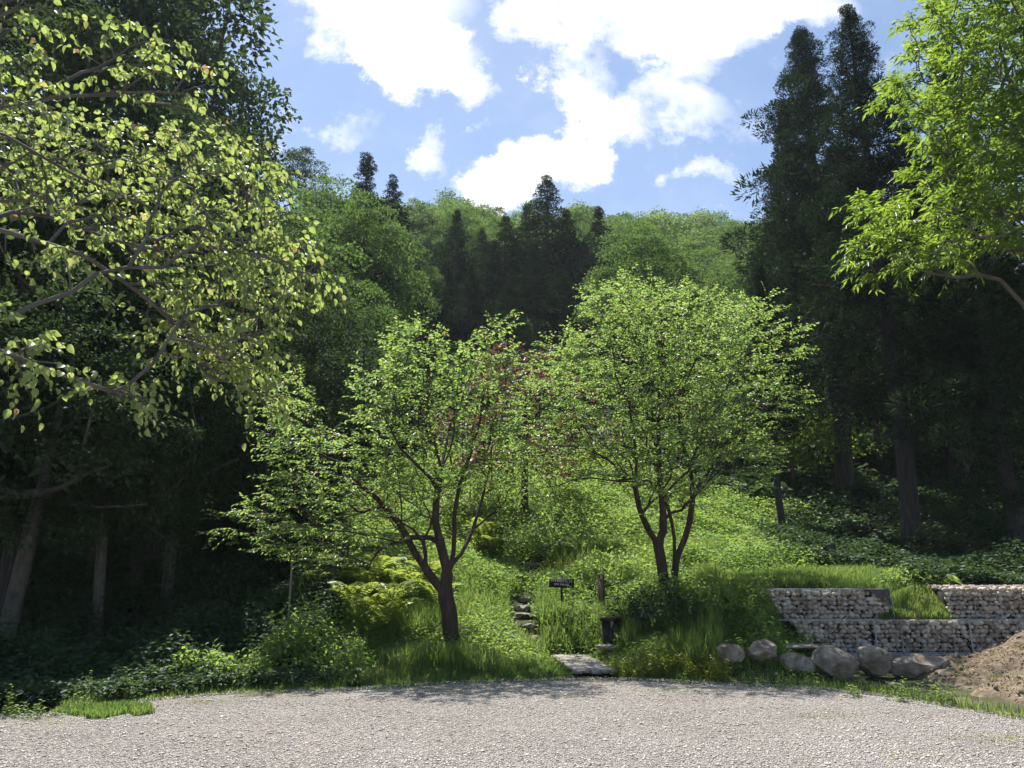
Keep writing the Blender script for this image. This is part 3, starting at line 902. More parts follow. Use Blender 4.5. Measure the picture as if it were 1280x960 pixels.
put(MID[0], 14, 445, 350, 29, 'dark leafy tree with layered sprays behind the smaller bank tree', rz=4.9, sxy=.85)
put(MID[1], 14, 520, 300, 47, 'leafy tree between the pair of cedars and the cedar row', rz=5.5, sxy=.7)
put(MID[0], 14, 100, 250, 21, 'shaded leafy tree in the dark wood at far left', rz=3.9, sxy=1.0)
put(MID[1], 14, 10, 330, 18.5, 'shaded leafy tree low at the left edge', rz=.9, sxy=.9)
put(MID[0], 14, 190, 380, 24, 'shaded leafy tree in the dark wood beneath the tall dark one', rz=2.6, sxy=1.0)
put(MID[2], 14, 350, 420, 26, 'low leafy tree in the shade left of the smaller bank tree', rz=1.2, sxy=.9)
put(MID[1], 14, 655, 395, 42, 'grey-green bushy tree below the cedar row', rz=1.2, sxy=.6)
put(MID[0], 14, 610, 440, 34, 'shaded low tree beneath the cedar row', rz=3.3, sxy=1.0)
put(MID[1], 14, 720, 430, 36, 'shaded low tree behind the larger bank tree', rz=5.3, sxy=1.0)
put(MID[0], 14, 805, 300, 58, 'round leafy tree on the slope just right of the cedar row', rz=5.3, sxy=.8)
put(MID[2], 14, 865, 355, 46, 'leafy tree on the slope above the larger bank tree', rz=.3, sxy=.9)
put(MID[1], 14, 920, 370, 42, 'leafy tree on the slope beside the right-hand grove', rz=2.3, sxy=.9)
put(MID[0], 14, 890, 470, 32, 'shaded leafy tree behind the right side of the larger bank tree', rz=2.9, sxy=.9)
put(MID[0], 14, 1030, 420, 38, 'shaded leafy tree deep between the cedars of the right-hand grove', rz=1.1, sxy=1.1)
put(MID[1], 14, 1130, 430, 36, 'shaded leafy tree behind the slim-trunked cedar', rz=4.1, sxy=1.1)
put(MID[2], 14, 1230, 420, 30, 'shaded leafy tree behind the right-edge cedar', rz=.1, sxy=1.1)
put(DRK[1], 20, 90, 40, 18.5, 'added dark broadleaf tree shading the thicket at far left', rz=1.0, sxy=.8, x_py=300)  # added so its crown shades the left undergrowth
put(DRK[0], 20, 225, 150, 21.5, 'added dark broadleaf tree shading the slanting trunks in the left wood', rz=3.0, sxy=.72, x_py=300)  # added; its crown keeps sun off the left bank
put(DRK[0], 20, -80, 100, 14.5, 'added dark broadleaf shade tree just beyond the left edge above the thicket', rz=5.0, sxy=.8, x_py=300)  # added outside the left edge to shade the bank
put(DRK[1], 20, 330, 330, 24, 'dark tree behind the left boughs of the smaller bank tree', rz=2.0, sxy=.85, x_py=400)
for i, (x, y, hh, sx, lb) in enumerate([(-7.9, 15.4, 8.0, .8, 'added low shade tree over the thicket below the slanting trunks'), (-7.6, 17.6, 8.5, .85, 'added low shade tree in the middle of the dark left wood'),
                                        (-9.0, 14.2, 9.0, 1., 'added low shade tree over the thicket near the left edge'), (-11.2, 12.3, 9.5, 1., 'added low shade tree at the left edge of the thicket'), (-6.4, 20.5, 9.5, .9, 'added low shade tree further up behind the smaller bank tree boughs')]):
    s_ = hh / 20; place(DRK[i % 2], x, y, s_ * sx, i * 1.7, lb, sz=s_)  # low trees added to throw shade on the left undergrowth
# reddish maple between the two bank trees
mp = proto('maple_tree', broadleaf_meshes(600, 6, 2.3, 1.2, 36, 170, .11, M['maple_leaf'], M['bark_dark'], lobe_r=.24))
x = pxx(655, 500, 22); place(mp, x, 22, 1.0, .4, 'reddish-purple leaved maple between the two bank trees', sz=(top_z(432, 22) - H(x, 22)) / 6.0)

# canopy of the far hillside
rng = R(77); cnt = 0; spots = []
for Yr in np.arange(38, 112, 4.4):
    us = np.arange(-.19, .38, 4.3 / Yr) if Yr > 50 else np.arange(.12, .40, 4.3 / Yr)
    if Yr > 50: us = np.concatenate([us, np.arange(-.42, -.19, 7.5 / Yr), np.arange(.38, .6, 7.5 / Yr)])
    for u in us:
        uu = u + rng.normal(0, .9) / Yr; yy = Yr + rng.normal(0, 1.2)
        px = 640 + uu * 961 * .95
        if yy < 62 and 500 < px < 785: continue        # the cedars stand here
        if yy < 48 and not (760 < px < 960): continue
        spots.append((uu * yy, yy))
print('hill trees', len(spots))
for k, (x, y) in enumerate(spots):
    ridge = y > 92
    lb = ('leafy tree in the sunlit canopy along the far ridge line' if ridge else 'leafy tree in the unbroken canopy on the hillside below the ridge')
    s = rng.uniform(.55, .95)
    pr_ = FAR[k % 5]
    if y < 68: pr_ = MID[k % 3]; s *= .72
    place(pr_, x, y, s, rng.uniform(0, 6.28), lb, group='trees on the ridge' if ridge else 'trees covering the hillside', dz=-.6, sz=s * rng.uniform(.85, 1.1))

# ------------------------------------------------------------------ ground
def grid_mesh(name, xs, ys, zf, mat, smooth=True):
    X, Yg = np.meshgrid(xs, ys)
    Z = zf(X, Yg)
    V = np.stack([X, Yg, Z], -1).reshape(-1, 3)
    nx, ny = len(xs), len(ys)
    i = np.arange(ny - 1)[:, None] * nx; j = np.arange(nx - 1)[None]
    Fq = np.stack([i + j, i + j + 1, i + nx + j + 1, i + nx + j], -1).reshape(-1, 4)
    return make_mesh(name, V, Fq, mat, smooth=smooth)


xs = np.unique(np.concatenate([np.linspace(-260, -16, 40), np.linspace(-16, 16, 161), np.linspace(16, 260, 40)]))
ys = np.unique(np.concatenate([np.linspace(-120, 8, 20), np.linspace(8, 28, 101), np.linspace(28, 130, 70), np.linspace(130, 320, 20)]))
tag(link('ground', grid_mesh('ground', xs, ys, hgt, M['soil'])), kind='structure')

gx = np.linspace(-30, 30, 401)
gt = np.linspace(0, 1, 60)
X, T_ = np.meshgrid(gx, gt)
ye = edge_y(gx)[None] - .0
Yg = -14 + (ye + 14) * T_
Zg = .012 + .022 * (noise2(X, Yg, 1.7, 2) - .5) - .05 * np.clip((T_ - .985) / .015, 0, 1)
V = np.stack([X, Yg, Zg], -1).reshape(-1, 3); nx = len(gx)
i = np.arange(len(gt) - 1)[:, None] * nx; j = np.arange(nx - 1)[None]
tag(link('gravel_lot', make_mesh('gravel_lot', V, np.stack([i + j, i + j + 1, i + nx + j + 1, i + nx + j], -1).reshape(-1, 4), M['gravel_bed'], smooth=True)), kind='structure')


def gz(x, y):
    return .012 + .022 * (noise2(x, y, 1.7, 2) - .5)


# loose stones
rng = R(21)
n = 340000
y = 4.8 * (13.2 / 4.8) ** rng.random(n); x = rng.uniform(-.86, .86, n) * y + rng.normal(0, .3, n)
ok = y < edge_y(x) + rng.normal(-.02, .07, n); x, y = x[ok], y[ok]; n = len(x)
dens = noise2(x, y, .8, 4) * .6 + noise2(x, y, .25, 5) * .4
ok = rng.random(n) < .35 + dens; x, y = x[ok], y[ok]; n = len(x)
r = .0050 * (1 + rng.exponential(.5, n)); r = np.clip(r, .004, .026)
o6 = np.array([[1, 0, 0], [-1, 0, 0], [0, 1, 0], [0, -1, 0], [0, 0, 1], [0, 0, -1.]])
f8 = np.array([[0, 2, 4], [2, 1, 4], [1, 3, 4], [3, 0, 4], [2, 0, 5], [1, 2, 5], [3, 1, 5], [0, 3, 5]])
a = rng.uniform(0, 6.28, n); ca, sa = np.cos(a), np.sin(a)
Vp = o6[None] * r[:, None, None] * rng.uniform(.6, 1.3, (n, 6, 1)) * np.array([1.25, .95, .42]) + rng.normal(0, .15, (n, 6, 3)) * r[:, None, None]
Vr = Vp.copy(); Vr[..., 0] = Vp[..., 0] * ca[:, None] - Vp[..., 1] * sa[:, None]; Vr[..., 1] = Vp[..., 0] * sa[:, None] + Vp[..., 1] * ca[:, None]
Vr += np.stack([x, y, gz(x, y) + r * .25], -1)[:, None]
Fp = (np.arange(n)[:, None, None] * 6 + f8[None]).reshape(-1, 3)
tag(link('gravel', make_mesh('gravel', Vr.reshape(-1, 3), Fp, M['pebble'])), 'loose pale grey stones spread over the parking lot', 'gravel', kind='stuff')

# ------------------------------------------------------------------ undergrowth
def canopy_h(x, y):
    return .10 + .55 * noise2(x, y, 1.1, 1) ** 1.5 * np.clip((y - edge_y(x)) / 2.0, .25, 1.3)


def clear(x, y):
    """keep plants off the steps, bridge, baskets, boulders"""
    k = np.ones(len(x), bool)
    # footbridge and stepped path
    k &= ~((y > 12.4) & (y < 15.35) & (np.abs(x - (1.33 + (13.3 - y) * .18)) < .45))
    k &= ~((y > 13.95) & (y < 14.95) & (x > 4.75))
    return k


STEPS = [(657, 801, 30), (655, 785, 28), (653, 772, 28), (652, 762, 24), (655, 752, 22), (658, 738, 20), (664, 722, 18), (668, 708, 15)]


def find_ground(px, py, y0=12.5, y1=40):
    ys_ = np.linspace(y0, y1, 600)
    P = np.array([at(px, py, q) for q in ys_])
    d = P[:, 2] - hgt(P[:, 0], P[:, 1])
    i = int(np.argmax(d < 0)) if (d < 0).any() else 0
    return P[i]


steppos = [find_ground(px, py, 14.5) for px, py, w in STEPS]


def stepclear(x, y, k, lo=.9):
    for p in steppos:
        k &= ~((np.abs(x - p[0]) < .30) & (np.abs(y - p[1] + .15) < .27))
    return k


def herbs(seed, n, u0, u1, y0, y1, ls, mat, name, label, hmul=1.0, cat='undergrowth', extra=None, tiltn=.8, asp=.55, plants=9):
    rng = R(seed)
    m = n // plants
    y = y0 * (y1 / y0) ** rng.random(m); x = rng.uniform(u0, u1, m) * y
    ok = (y > edge_y(x) + .25) & clear(x, y)
    ok = stepclear(x, y, ok)
    if extra is not None: ok &= extra(x, y, rng)
    x, y = x[ok], y[ok]; m = len(x)
    hh = canopy_h(x, y) * hmul
    top = hh * rng.uniform(.55, 1.15, m)
    px_ = np.repeat(x, plants) + rng.normal(0, .085, m * plants) * np.repeat(np.clip(y / 14, 1, 2), plants)
    py_ = np.repeat(y, plants) + rng.normal(0, .085, m * plants) * np.repeat(np.clip(y / 14, 1, 2), plants)
    pz = hgt(px_, py_) + np.repeat(top, plants) * rng.uniform(.35, 1.0, m * plants)
    az = rng.uniform(0, 6.28, m * plants)
    D = np.stack([np.cos(az), np.sin(az), rng.uniform(-.35, .35, m * plants)], 1)
    N = np.array([0, -.12, 1.]) + rng.normal(0, tiltn, (m * plants, 3))
    L = ls * np.clip(py_ / 15, .8, 2.2) ** .8 * rng.uniform(.55, 1.35, m * plants)
    V, Fc = leaf_quads(np.stack([px_, py_, pz], 1), D, N, L, L * asp)
    return tag(link(name, make_mesh(name, V, Fc, mat)), label, cat, kind='stuff')


M['herb_shaded'] = leafmat('herb_shaded', [(0, (.02, .042, .018)), (1, (.045, .075, .028))], [(0, (.06, .12, .03)), (1, (.12, .20, .05))], .3, .02, (.5, .5), rough=.5)  # herb leaves with the shade under the trees put into the colour
herbs(31, 420000, -.30, .40, 12.6, 30, .062, M['herb'], 'undergrowth', 'dense sunlit leafy herbs covering the bank and slope behind the gravel', .8,
      extra=lambda x, y, r: (x / y < .30 + .14 * noise2(x, y, 2.0, 4) + r.normal(0, .02, len(x))) & (x / y > -.22 - .10 * noise2(x, y, 1.6, 5) + r.normal(0, .015, len(x))))
herbs(32, 260000, -.78, -.22, 10.2, 34, .10, M['herb_shaded'], 'shaded_undergrowth', 'dark shaded thicket of herbs under the wood at the left', 1.9)
herbs(33, 200000, .28, .85, 14.6, 34, .095, M['herb_shaded'], 'shaded_ground_cover', 'dark low plants on the floor of the right-hand cedar grove', 1.0,
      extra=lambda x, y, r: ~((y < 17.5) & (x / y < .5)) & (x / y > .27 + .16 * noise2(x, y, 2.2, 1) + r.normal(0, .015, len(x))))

herbs(34, 190000, -.6, .8, 28, 75, .20, M['herb_shaded'], 'slope_undergrowth', 'dark undergrowth on the wooded slope beneath the trees', 1.6)

# grass: blades
def blades(seed, x, y, h, w, mat, name, label, z=None):
    rng = R(seed); n = len(x)
    h = h * rng.uniform(.5, 1.3, n)
    z = hgt(x, y) if z is None else z
    az = rng.uniform(0, 6.28, n); ln = rng.uniform(.1, .55, n)
    S = np.stack([np.cos(az), np.sin(az), 0 * az], 1); Dn = np.stack([-np.sin(az), np.cos(az), 0 * az], 1)
    P = np.stack([x, y, z - .02], 1)
    up = np.array([0, 0, 1.])
    A = P + S * w * .5; B = P - S * w * .5
    m = P + up * (h * .6)[:, None] + Dn * (h * ln * .3)[:, None]
    t = P + up * (h * (1 - ln * .3))[:, None] + Dn * (h * ln)[:, None]
    V = np.stack([A, B, m + S * w * .4, m - S * w * .4, t], 1).reshape(-1, 3)
    b = np.arange(n)[:, None] * 5
    F4 = b + np.array([[0, 2, 3, 1]]); F3 = b + np.array([[2, 4, 3]])
    return tag(link(name, make_mesh(name, V, [F3, F4], mat)), label, 'grass', kind='stuff')


rng = R(41)
# along the gravel edge
n = 85000
x = rng.uniform(-5.4, 9.5, n); d = rng.exponential(.55, n) * (1 + .8 * (x > 5)) - .05
y = edge_y(x) + d
k = (d < 2.4) & clear(x, y) & (noise2(x, y, .5, 2) + .25 * (x < 2.2) + .4 * (d > .3) > .42)
k = stepclear(x, y, k)
k &= ~((x > 2.9) & (x < 6.9) & (rng.random(len(x)) < .72))
x, y = x[k], y[k]
blades(42, x, y, (.07 + .17 * np.clip((y - edge_y(x)) / .6, 0, 1)) * np.where((x > 2.9) & (x < 6.9), .6, 1), .010, M['grass'], 'verge_grass', 'green grass fringing the far edge of the gravel')
# bank beside and above the stone baskets
n = 90000
y = rng.uniform(12.6, 18.5, n); u = rng.uniform(.225, .56, n); x = u * y
k = (y > edge_y(x) + .3) & clear(x, y) & ((x < 4.95) | (y > 14.75)) & ((x / y < .46) | (y < 17)) & ((x < 4.1) | (y > 13.3))
x, y = x[k], y[k]
blades(43, x, y, .20, .011, M['grass'], 'bank_grass', 'bright green grass on the bank beside and above the stone baskets')
n = 90000
y = 12.7 * (20 / 12.7) ** rng.random(n); x = rng.uniform(-.16, .26, n) * y
k = (y > edge_y(x) + .2) & clear(x, y) & (noise2(x, y, 1.0, 2) > .42)
k = stepclear(x, y, k); x, y = x[k], y[k]
blades(45, x, y, .30 + .22 * noise2(x, y, 1.0, 5), .012, M['grass'], 'slope_grass', 'tall sunlit grass among the herbs on the bank')
# low grass tuft where the gravel ends at left
n = 7000
th = rng.uniform(0, 6.28, n); rr = np.sqrt(rng.random(n))
c = np.array(_ground0(135, 893)); x = c[0] + rr * np.cos(th) * .55; y = c[1] + rr * np.sin(th) * .42
k = noise2(x, y, .22, 3) + .9 * (1 - rr) > .55; x, y = x[k], y[k]
e = tag(link('grass_patch', None, loc=(c[0], c[1], 0)), 'small patch of low grass on the gravel at far left', 'grass', kind='stuff')
g0 = blades(44, x, y, .10, .008, M['grass'], 'blades', '', z=gz(x, y))
bpy.data.objects.remove(e)
tag(g0, 'small patch of low grass on the gravel at far left', 'grass'); g0.name = 'grass_patch'


# ------------------------------------------------------------------ countable plants
def shrub(px, py, Y, r, h, mat, ls, n, seed, label, name='shrub', cat='shrub', group=None, dz=0, asp=.55):
    rng = R(seed)
    p = at(px, py, Y); x0 = p[0]; z0 = H(x0, Y) + dz
    e = link(name, None, loc=(x0, Y, z0)); tag(e, label, cat, group)
    s = norm(rng.normal(0, 1, (n, 3))); s[:, 2] = np.abs(s[:, 2])
    az = np.arctan2(s[:, 1], s[:, 0])
    lob = 1 + .25 * np.sin(az * 3 + seed) + .18 * np.sin(az * 5 + s[:, 2] * 4 + seed)
    q = rng.uniform(.2, 1, n) ** .4 * lob
    P = s * q[:, None] * np.array([r, r, h]) + np.array([0, 0, .05])
    D = norm(s * np.array([1, 1, .2]) + rng.normal(0, .5, (n, 3)) - np.array([0, 0, .2]))
    N = norm(s * .4 + np.array([0, 0, 1]) + rng.normal(0, .4, (n, 3)))
    L = ls * rng.uniform(.6, 1.3, n)
    V, Fc = leaf_quads(P, D, N, L, L * asp)
    link('foliage', make_mesh('foliage', V, Fc, mat), e)
    k = rng.permutation(n)[:26]
    V, F4 = sticks(np.zeros((26, 3)) + rng.normal(0, .04, (26, 3)) * np.array([1, 1, 0]), P[k] * .95, .008)
    link('stems', make_mesh('stems', V, F4, M['bark_grey']), e)
    return e


def fern(x, Y, r, seed, label):
    rng = R(seed)
    z0 = H(x, Y)
    nf = 11; parts = []
    for i in range(nf):
        az = i / nf * 6.28 + rng.normal(0, .2); L = r * rng.uniform(.8, 1.15); m = 16
        t = np.linspace(.12, 1, m)
        d = np.array([math.cos(az), math.sin(az), 0]); s = np.array([-d[1], d[0], 0])
        c = d[None] * (L * (t * .35 + .5 * t * t))[:, None] + np.array([0, 0, 1.])[None] * (L * (1.75 * t - 1.05 * t * t))[:, None]
        w = .30 * L * np.sin(np.pi * (t * .86 + .12)) ** .8 + .02
        for sg in (1, -1):
            D = s[None] * sg + d[None] * .35 + np.array([0, 0, -.12]); N = np.tile(np.array([0, 0, 1.]), (m, 1)) - d[None] * .5 + rng.normal(0, .15, (m, 3))
            parts.append(leaf_quads(c, np.tile(D, (m, 1))if D.shape[0] == 1 else D, N, w, np.full(m, L * .085), .05))
    V, Fs = join_leaves(parts)
    V[:, 2] += .08
    o = link('fern', make_mesh('fern', V, Fs, M['fern_leaf']), loc=(x, Y, z0 + .18))
    return tag(o, label, 'fern', 'yellow-green ferns on the bank')


rng = R(51)
fl = [(470, 730, 'tallest'), (492, 738, ''), (455, 742, ''), (515, 742, ''), (440, 768, ''), (468, 775, ''), (490, 765, ''), (425, 728, ''), (535, 730, ''), (545, 760, ''), (480, 792, ''), (605, 675, ''), (615, 690, ''), (410, 745, '')]
for i, (px, py, _) in enumerate(fl):
    p = find_ground(px, py + 16, 12.8)
    fern(p[0], p[1], rng.uniform(.5, .75), 60 + i,
         'yellow-green fern beside the right-hand limbs of the smaller bank tree' if px > 600 else 'yellow-green fern in the cluster left of the smaller bank tree trunk')

shrub(375, 800, 13.2, .75, .95, M['herb'], .10, 2600, 71, 'leafy green shrub at the left end of the sunlit bank', asp=.6)
shrub(255, 855, 11.9, .55, .45, M['herb'], .085, 1500, 72, 'low spreading shrub at the gravel edge, outermost to the left')
shrub(310, 850, 12.1, .5, .42, M['herb'], .08, 1300, 73, 'low shrub at the gravel edge below the leafy green one')
shrub(425, 835, 12.5, .6, .5, M['herb'], .08, 1500, 74, 'rounded low shrub at the gravel edge left of the smaller bank tree')
shrub(830, 800, 14.6, .8, .55, M['herb_shaded'], .085, 2200, 75, 'shaded dark green shrub at the foot of the larger bank tree')
shrub(895, 780, 14.4, .7, .5, M['herb'], .08, 1800, 76, 'light-flecked shrub right of the larger bank tree')
shrub(690, 660, 20, 1.3, .8, M['herb'], .10, 2600, 77, 'sunlit shrub up the slope above the black sign')
shrub(590, 650, 22, 1.6, .9, M['herb'], .11, 2600, 78, 'sunlit shrub up the slope behind the smaller bank tree')
shrub(760, 690, 18, .9, .6, M['herb'], .09, 2200, 79, 'yellowish shrub on the slope above the square post')
shrub(1015, 570, 30, 2.2, 1.9, M['ash_leaf'], .17, 3200, 80, 'bright sunlit bush behind the cedar trunks', dz=1.5)
shrub(1170, 560, 24, 1.6, 1.8, M['herb_shaded'], .12, 2400, 81, 'dim bush behind the slim cedar trunk')
shrub(100, 720, 17, 1.7, 1.4, M['herb_shaded'], .11, 3400, 82, 'dark bush in the shade at far left')
shrub(240, 700, 18, 1.9, 1.5, M['herb_shaded'], .11, 3600, 83, 'dark arching bush in the shade left of the sunlit bank')
shrub(160, 790, 13.6, 1.2, .8, M['herb_shaded'], .095, 2800, 84, 'dark bush close behind the grass patch at left')
shrub(30, 800, 12.5, 1.1, .9, M['herb_shaded'], .095, 2800, 85, 'dark bush behind the gravel at the left edge')
shrub(310, 760, 15, 1.0, 1.0, M['herb_shaded'], .095, 2800, 86, 'dark bush between the shaded wood and the sunlit bank')
shrub(1130, 735, 15.2, .42, .34, M['herb'], .085, 520, 87, 'small pale leafy bush behind the gap between the upper stone baskets')
shrub(1240, 640, 19, 1.4, 1.6, M['herb_shaded'], .11, 2400, 88, 'dark bush under the right-edge cedar')


# broad-leaved plant by the baskets
def bigleaf(px, Y, label):
    rng = R(91); x0 = at(px, 740, Y)[0]; z0 = H(x0, Y)
    e = link('broad_leaved_plant', None, loc=(x0, Y, z0)); tag(e, label, 'plant')
    n = 26; az = rng.uniform(0, 6.28, n); el = rng.uniform(.4, 1.2, n); L = rng.uniform(.18, .36, n)
    T = np.stack([np.cos(az) * np.cos(el) * L, np.sin(az) * np.cos(el) * L, np.sin(el) * L], 1)
    V, F4 = sticks(np.zeros((n, 3)), T, .008); link('stems', make_mesh('stems', V, F4, M['herb']), e)
    D = np.stack([np.cos(az), np.sin(az), -.15 + 0 * az], 1)
    V, Fs = leaf_full(T, D, np.array([0, 0, 1.]) + rng.normal(0, .25, (n, 3)), rng.uniform(.12, .2, n), rng.uniform(.08, .13, n))
    link('leaves', make_mesh('leaves', V, Fs, M['herb']), e)


bigleaf(1175, 14.95, 'broad-leaved plant growing beside the end of the upper right stone basket')


# tall weeds: stem with small leaves and yellow tops
def weed(x, y, h, seed, label, group=None, mat='weed_yellow', z=None):
    rng = R(seed); z0 = H(x, y) if z is None else z
    e = link('weed', None, loc=(x, y, z0)); tag(e, label, 'weed', group)
    k = 5; n = 12; A, B, LP, LD = [], [], [], []
    for i in range(k):
        b = rng.normal(0, .05, 2); t = b + rng.normal(0, .07, 2); hh = h * rng.uniform(.6, 1.1)
        A.append([*b, 0]); B.append([*t, hh])
        for j in range(n):
            q = (j + 1) / n; LP.append([*(b + (t - b) * q), hh * q]); a = j * 2.4 + i
            LD.append([math.cos(a), math.sin(a), .35])
    V, F4 = sticks(np.array(A), np.array(B), .004); link('stems', make_mesh('stems', V, F4, M['grass']), e)
    m = len(LP); L = rng.uniform(.03, .065, m)
    V, Fc = leaf_quads(np.array(LP), np.array(LD), np.array([0, 0, 1.]) + rng.normal(0, .4, (m, 3)), L, L * .45)
    link('leaves', make_mesh('leaves', V, Fc, M[mat]), e)
    return e


rng = R(95)
for i in range(46):
    px = rng.uniform(770, 905); x = (px - 640) / 961 / 1.05 * 12.9
    y = edge_y(np.array([x]))[0] + rng.uniform(.05, .6)
    weed(x, y, rng.uniform(.22, .42), 700 + i, 'yellow-green flowering weed in the clump between the wooden footbridge and the boulders', 'weeds between the footbridge and boulders')
for i, (px, py, h, lb) in enumerate([(95, 880, .42, 'tall stalky weed at the left end of the grass patch'), (160, 868, .40, 'leafy weed at the right end of the grass patch'), (5, 885, .35, 'weed at the left edge of the gravel'),
                                     (40, 890, .18, 'short weed on the gravel at the far left'), (20, 886, .16, 'tiny sprig beside the weed at the left edge'), (120, 872, .3, 'weed in the middle of the grass patch')]):
    x, y = _ground0(px, py + 10); weed(x, y, h, 780 + i, lb, mat='grass', z=0.0)

# ------------------------------------------------------------------ stone baskets
def ico():
    bm = __import__('bmesh').new()
    __import__('bmesh').ops.create_icosphere(bm, subdivisions=1, radius=1)
    V = np.array([v.co[:] for v in bm.verts]); Fc = np.array([[v.index for v in f.verts] for f in bm.faces]); bm.free()
    return V, Fc


IV, IF = ico()
IV = norm(IV)


def stones_in(x0, x1, y0, y1, z0, z1, r, seed, ok=None, front=2):
    rng = R(seed); P = []
    for L in range(front):
        for a in np.arange(x0 + r, x1 - r * .5, r * 1.72):
            for b in np.arange(z0 + r * .8, z1 - r * .3, r * 1.45):
                p = np.array([a + rng.normal(0, r * .28), y0 + r * 1.0 + L * r * 1.3 + rng.normal(0, r * .22), b + rng.normal(0, r * .22)])
                if ok is None or ok(p): P.append(p)
    for a in np.arange(x0 + r, x1 - r * .5, r * 1.8):    # top layer
        for b in np.arange(y0 + 3 * r, y1 - r, r * 1.8):
            p = np.array([a, b, z1 - r * .8]) + rng.normal(0, r * .2, 3)
            if ok is None or ok(p): P.append(p)
    P = np.array(P); n = len(P)
    k = len(IV)
    sc = r * rng.uniform(.6, 1.38, (n, 1, 1)) * rng.uniform(.7, 1.2, (n, 1, 3)) * np.array([1.1, .95, .8])
    bump = 1 + rng.normal(0, .07, (n, k, 1))
    V = IV[None] * sc * bump
    a = rng.uniform(-.7, .7, n); ca, sa = np.cos(a)[:, None], np.sin(a)[:, None]
    W = V.copy(); W[..., 0] = V[..., 0] * ca - V[..., 2] * sa; W[..., 2] = V[..., 0] * sa + V[..., 2] * ca
    W += P[:, None]
    W[..., 2] = np.clip(W[..., 2], z0, z1 + .01); W[..., 1] = np.maximum(W[..., 1], y0 - .012)
    Fc = (np.arange(n)[:, None, None] * k + IF[None]).reshape(-1, 3)
    return W.reshape(-1, 3), Fc


def basket(x0, x1, y0, y1, z0, z1, seed, label, cut=None, liner=None):
    base = np.array([(x0 + x1) / 2, y0, z0])
    e = link('gabion_basket', None, loc=base); tag(e, label, 'gabion', 'stone-filled wire baskets of the retaining wall')
    V, Fc = stones_in(x0, x1, y0, y1, z0, z1, .052, seed, cut)
    st = link('stone_fill', make_mesh('stone_fill', V - base, Fc, M['cobble'], smooth=True), e); st['kind'] = 'stuff'
    # dark core that closes the gaps behind the stones
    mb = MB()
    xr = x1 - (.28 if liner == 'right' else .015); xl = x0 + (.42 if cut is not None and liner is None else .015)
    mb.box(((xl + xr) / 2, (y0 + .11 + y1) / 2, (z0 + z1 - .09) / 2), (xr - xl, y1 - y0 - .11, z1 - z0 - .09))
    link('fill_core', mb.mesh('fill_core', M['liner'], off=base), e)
    fr = MB(); ms = MB()
    yf = y0 - .016
    def rod(a, b, r=.006):
        a = np.array(a, float); b = np.array(b, float); P = np.array([a + (b - a) * t for t in np.linspace(0, 1, 9)])
        P += np.array([0, -.006, -.007])[None] * np.sin(np.linspace(0, 3.14, 9) * 3 + seed)[:, None] ** 2; fr.tube(P, r * .72, 5)
    for z in (z0, z1): rod((x0, yf, z), (x1, yf, z), .011); rod((x0, y1, z), (x1, y1, z), .007)
    for xx in (x0, x1):
        if cut is not None and xx == x0 and liner is None: continue
        rod((xx, yf, z0), (xx, yf, z1), .009); rod((xx, yf, z1), (xx, y1, z1), .007)
    xx = x0 + .45
    while xx < x1 - .1:
        rod((xx, yf - .002, z0), (xx, yf - .002, z1), .0055); xx += .45
    link('wire_frame', fr.mesh('wire_frame', M['wire'], off=base), e)
    h = z1 - z0; A, B = [], []
    step = .085
    for s in (1, -1):
        for q in np.arange(x0 - h, x1 + h, step):
            xa, za, xb, zb = q, z0, q + s * h * .6, z1
            # clip to the panel
            pts = []
            for t in np.linspace(0, 1, 13):
                xq = xa + (xb - xa) * t
                if x0 <= xq <= x1: pts.append((xq, za + (zb - za) * t))
            if len(pts) > 1:
                p0, p1 = pts[0], pts[-1]
                if cut is None or (cut(np.array([p0[0], y0, p0[1]])) and cut(np.array([p1[0], y0, p1[1]]))):
                    A.append([p0[0], yf, p0[1]]); B.append([p1[0], yf, p1[1]])
    V, F4 = sticks(np.array(A), np.array(B) , .0028)
    ms.add(V, F4)
    link('wire_mesh', ms.mesh('wire_mesh', M['wire'], off=base), e)
    if liner:
        lb_ = MB()
        P = []
        for a in np.linspace(0, 1, 9):
            for b in np.linspace(0, 1, 7):
                P.append([x1 - .02 - .46 * (1 - a) * 1.0, y0 - .012 - .02 * math.sin(a * 9 + b * 5), z1 + .012 - (h * .62) * b * (a ** 1.2) - .02 * (1 - a)])
        P = np.array(P); Fq = [[i * 7 + j, i * 7 + j + 1, (i + 1) * 7 + j + 1, (i + 1) * 7 + j] for i in range(8) for j in range(6)]
        lb_.add(P, Fq)
        for a in np.linspace(0, 1, 1): pass
        P2 = np.array([[x1 - .48, y0 - .01, z1 + .012], [x1 - .02, y0 - .01, z1 + .012], [x1 - .02, y1, z1 + .012], [x1 - .48, y1, z1 + .012]])
        lb_.add(P2, [[0, 1, 2, 3]])
        link('fabric_liner', lb_.mesh('fabric_liner', M['boulder_dark'], off=base), e)
    return e


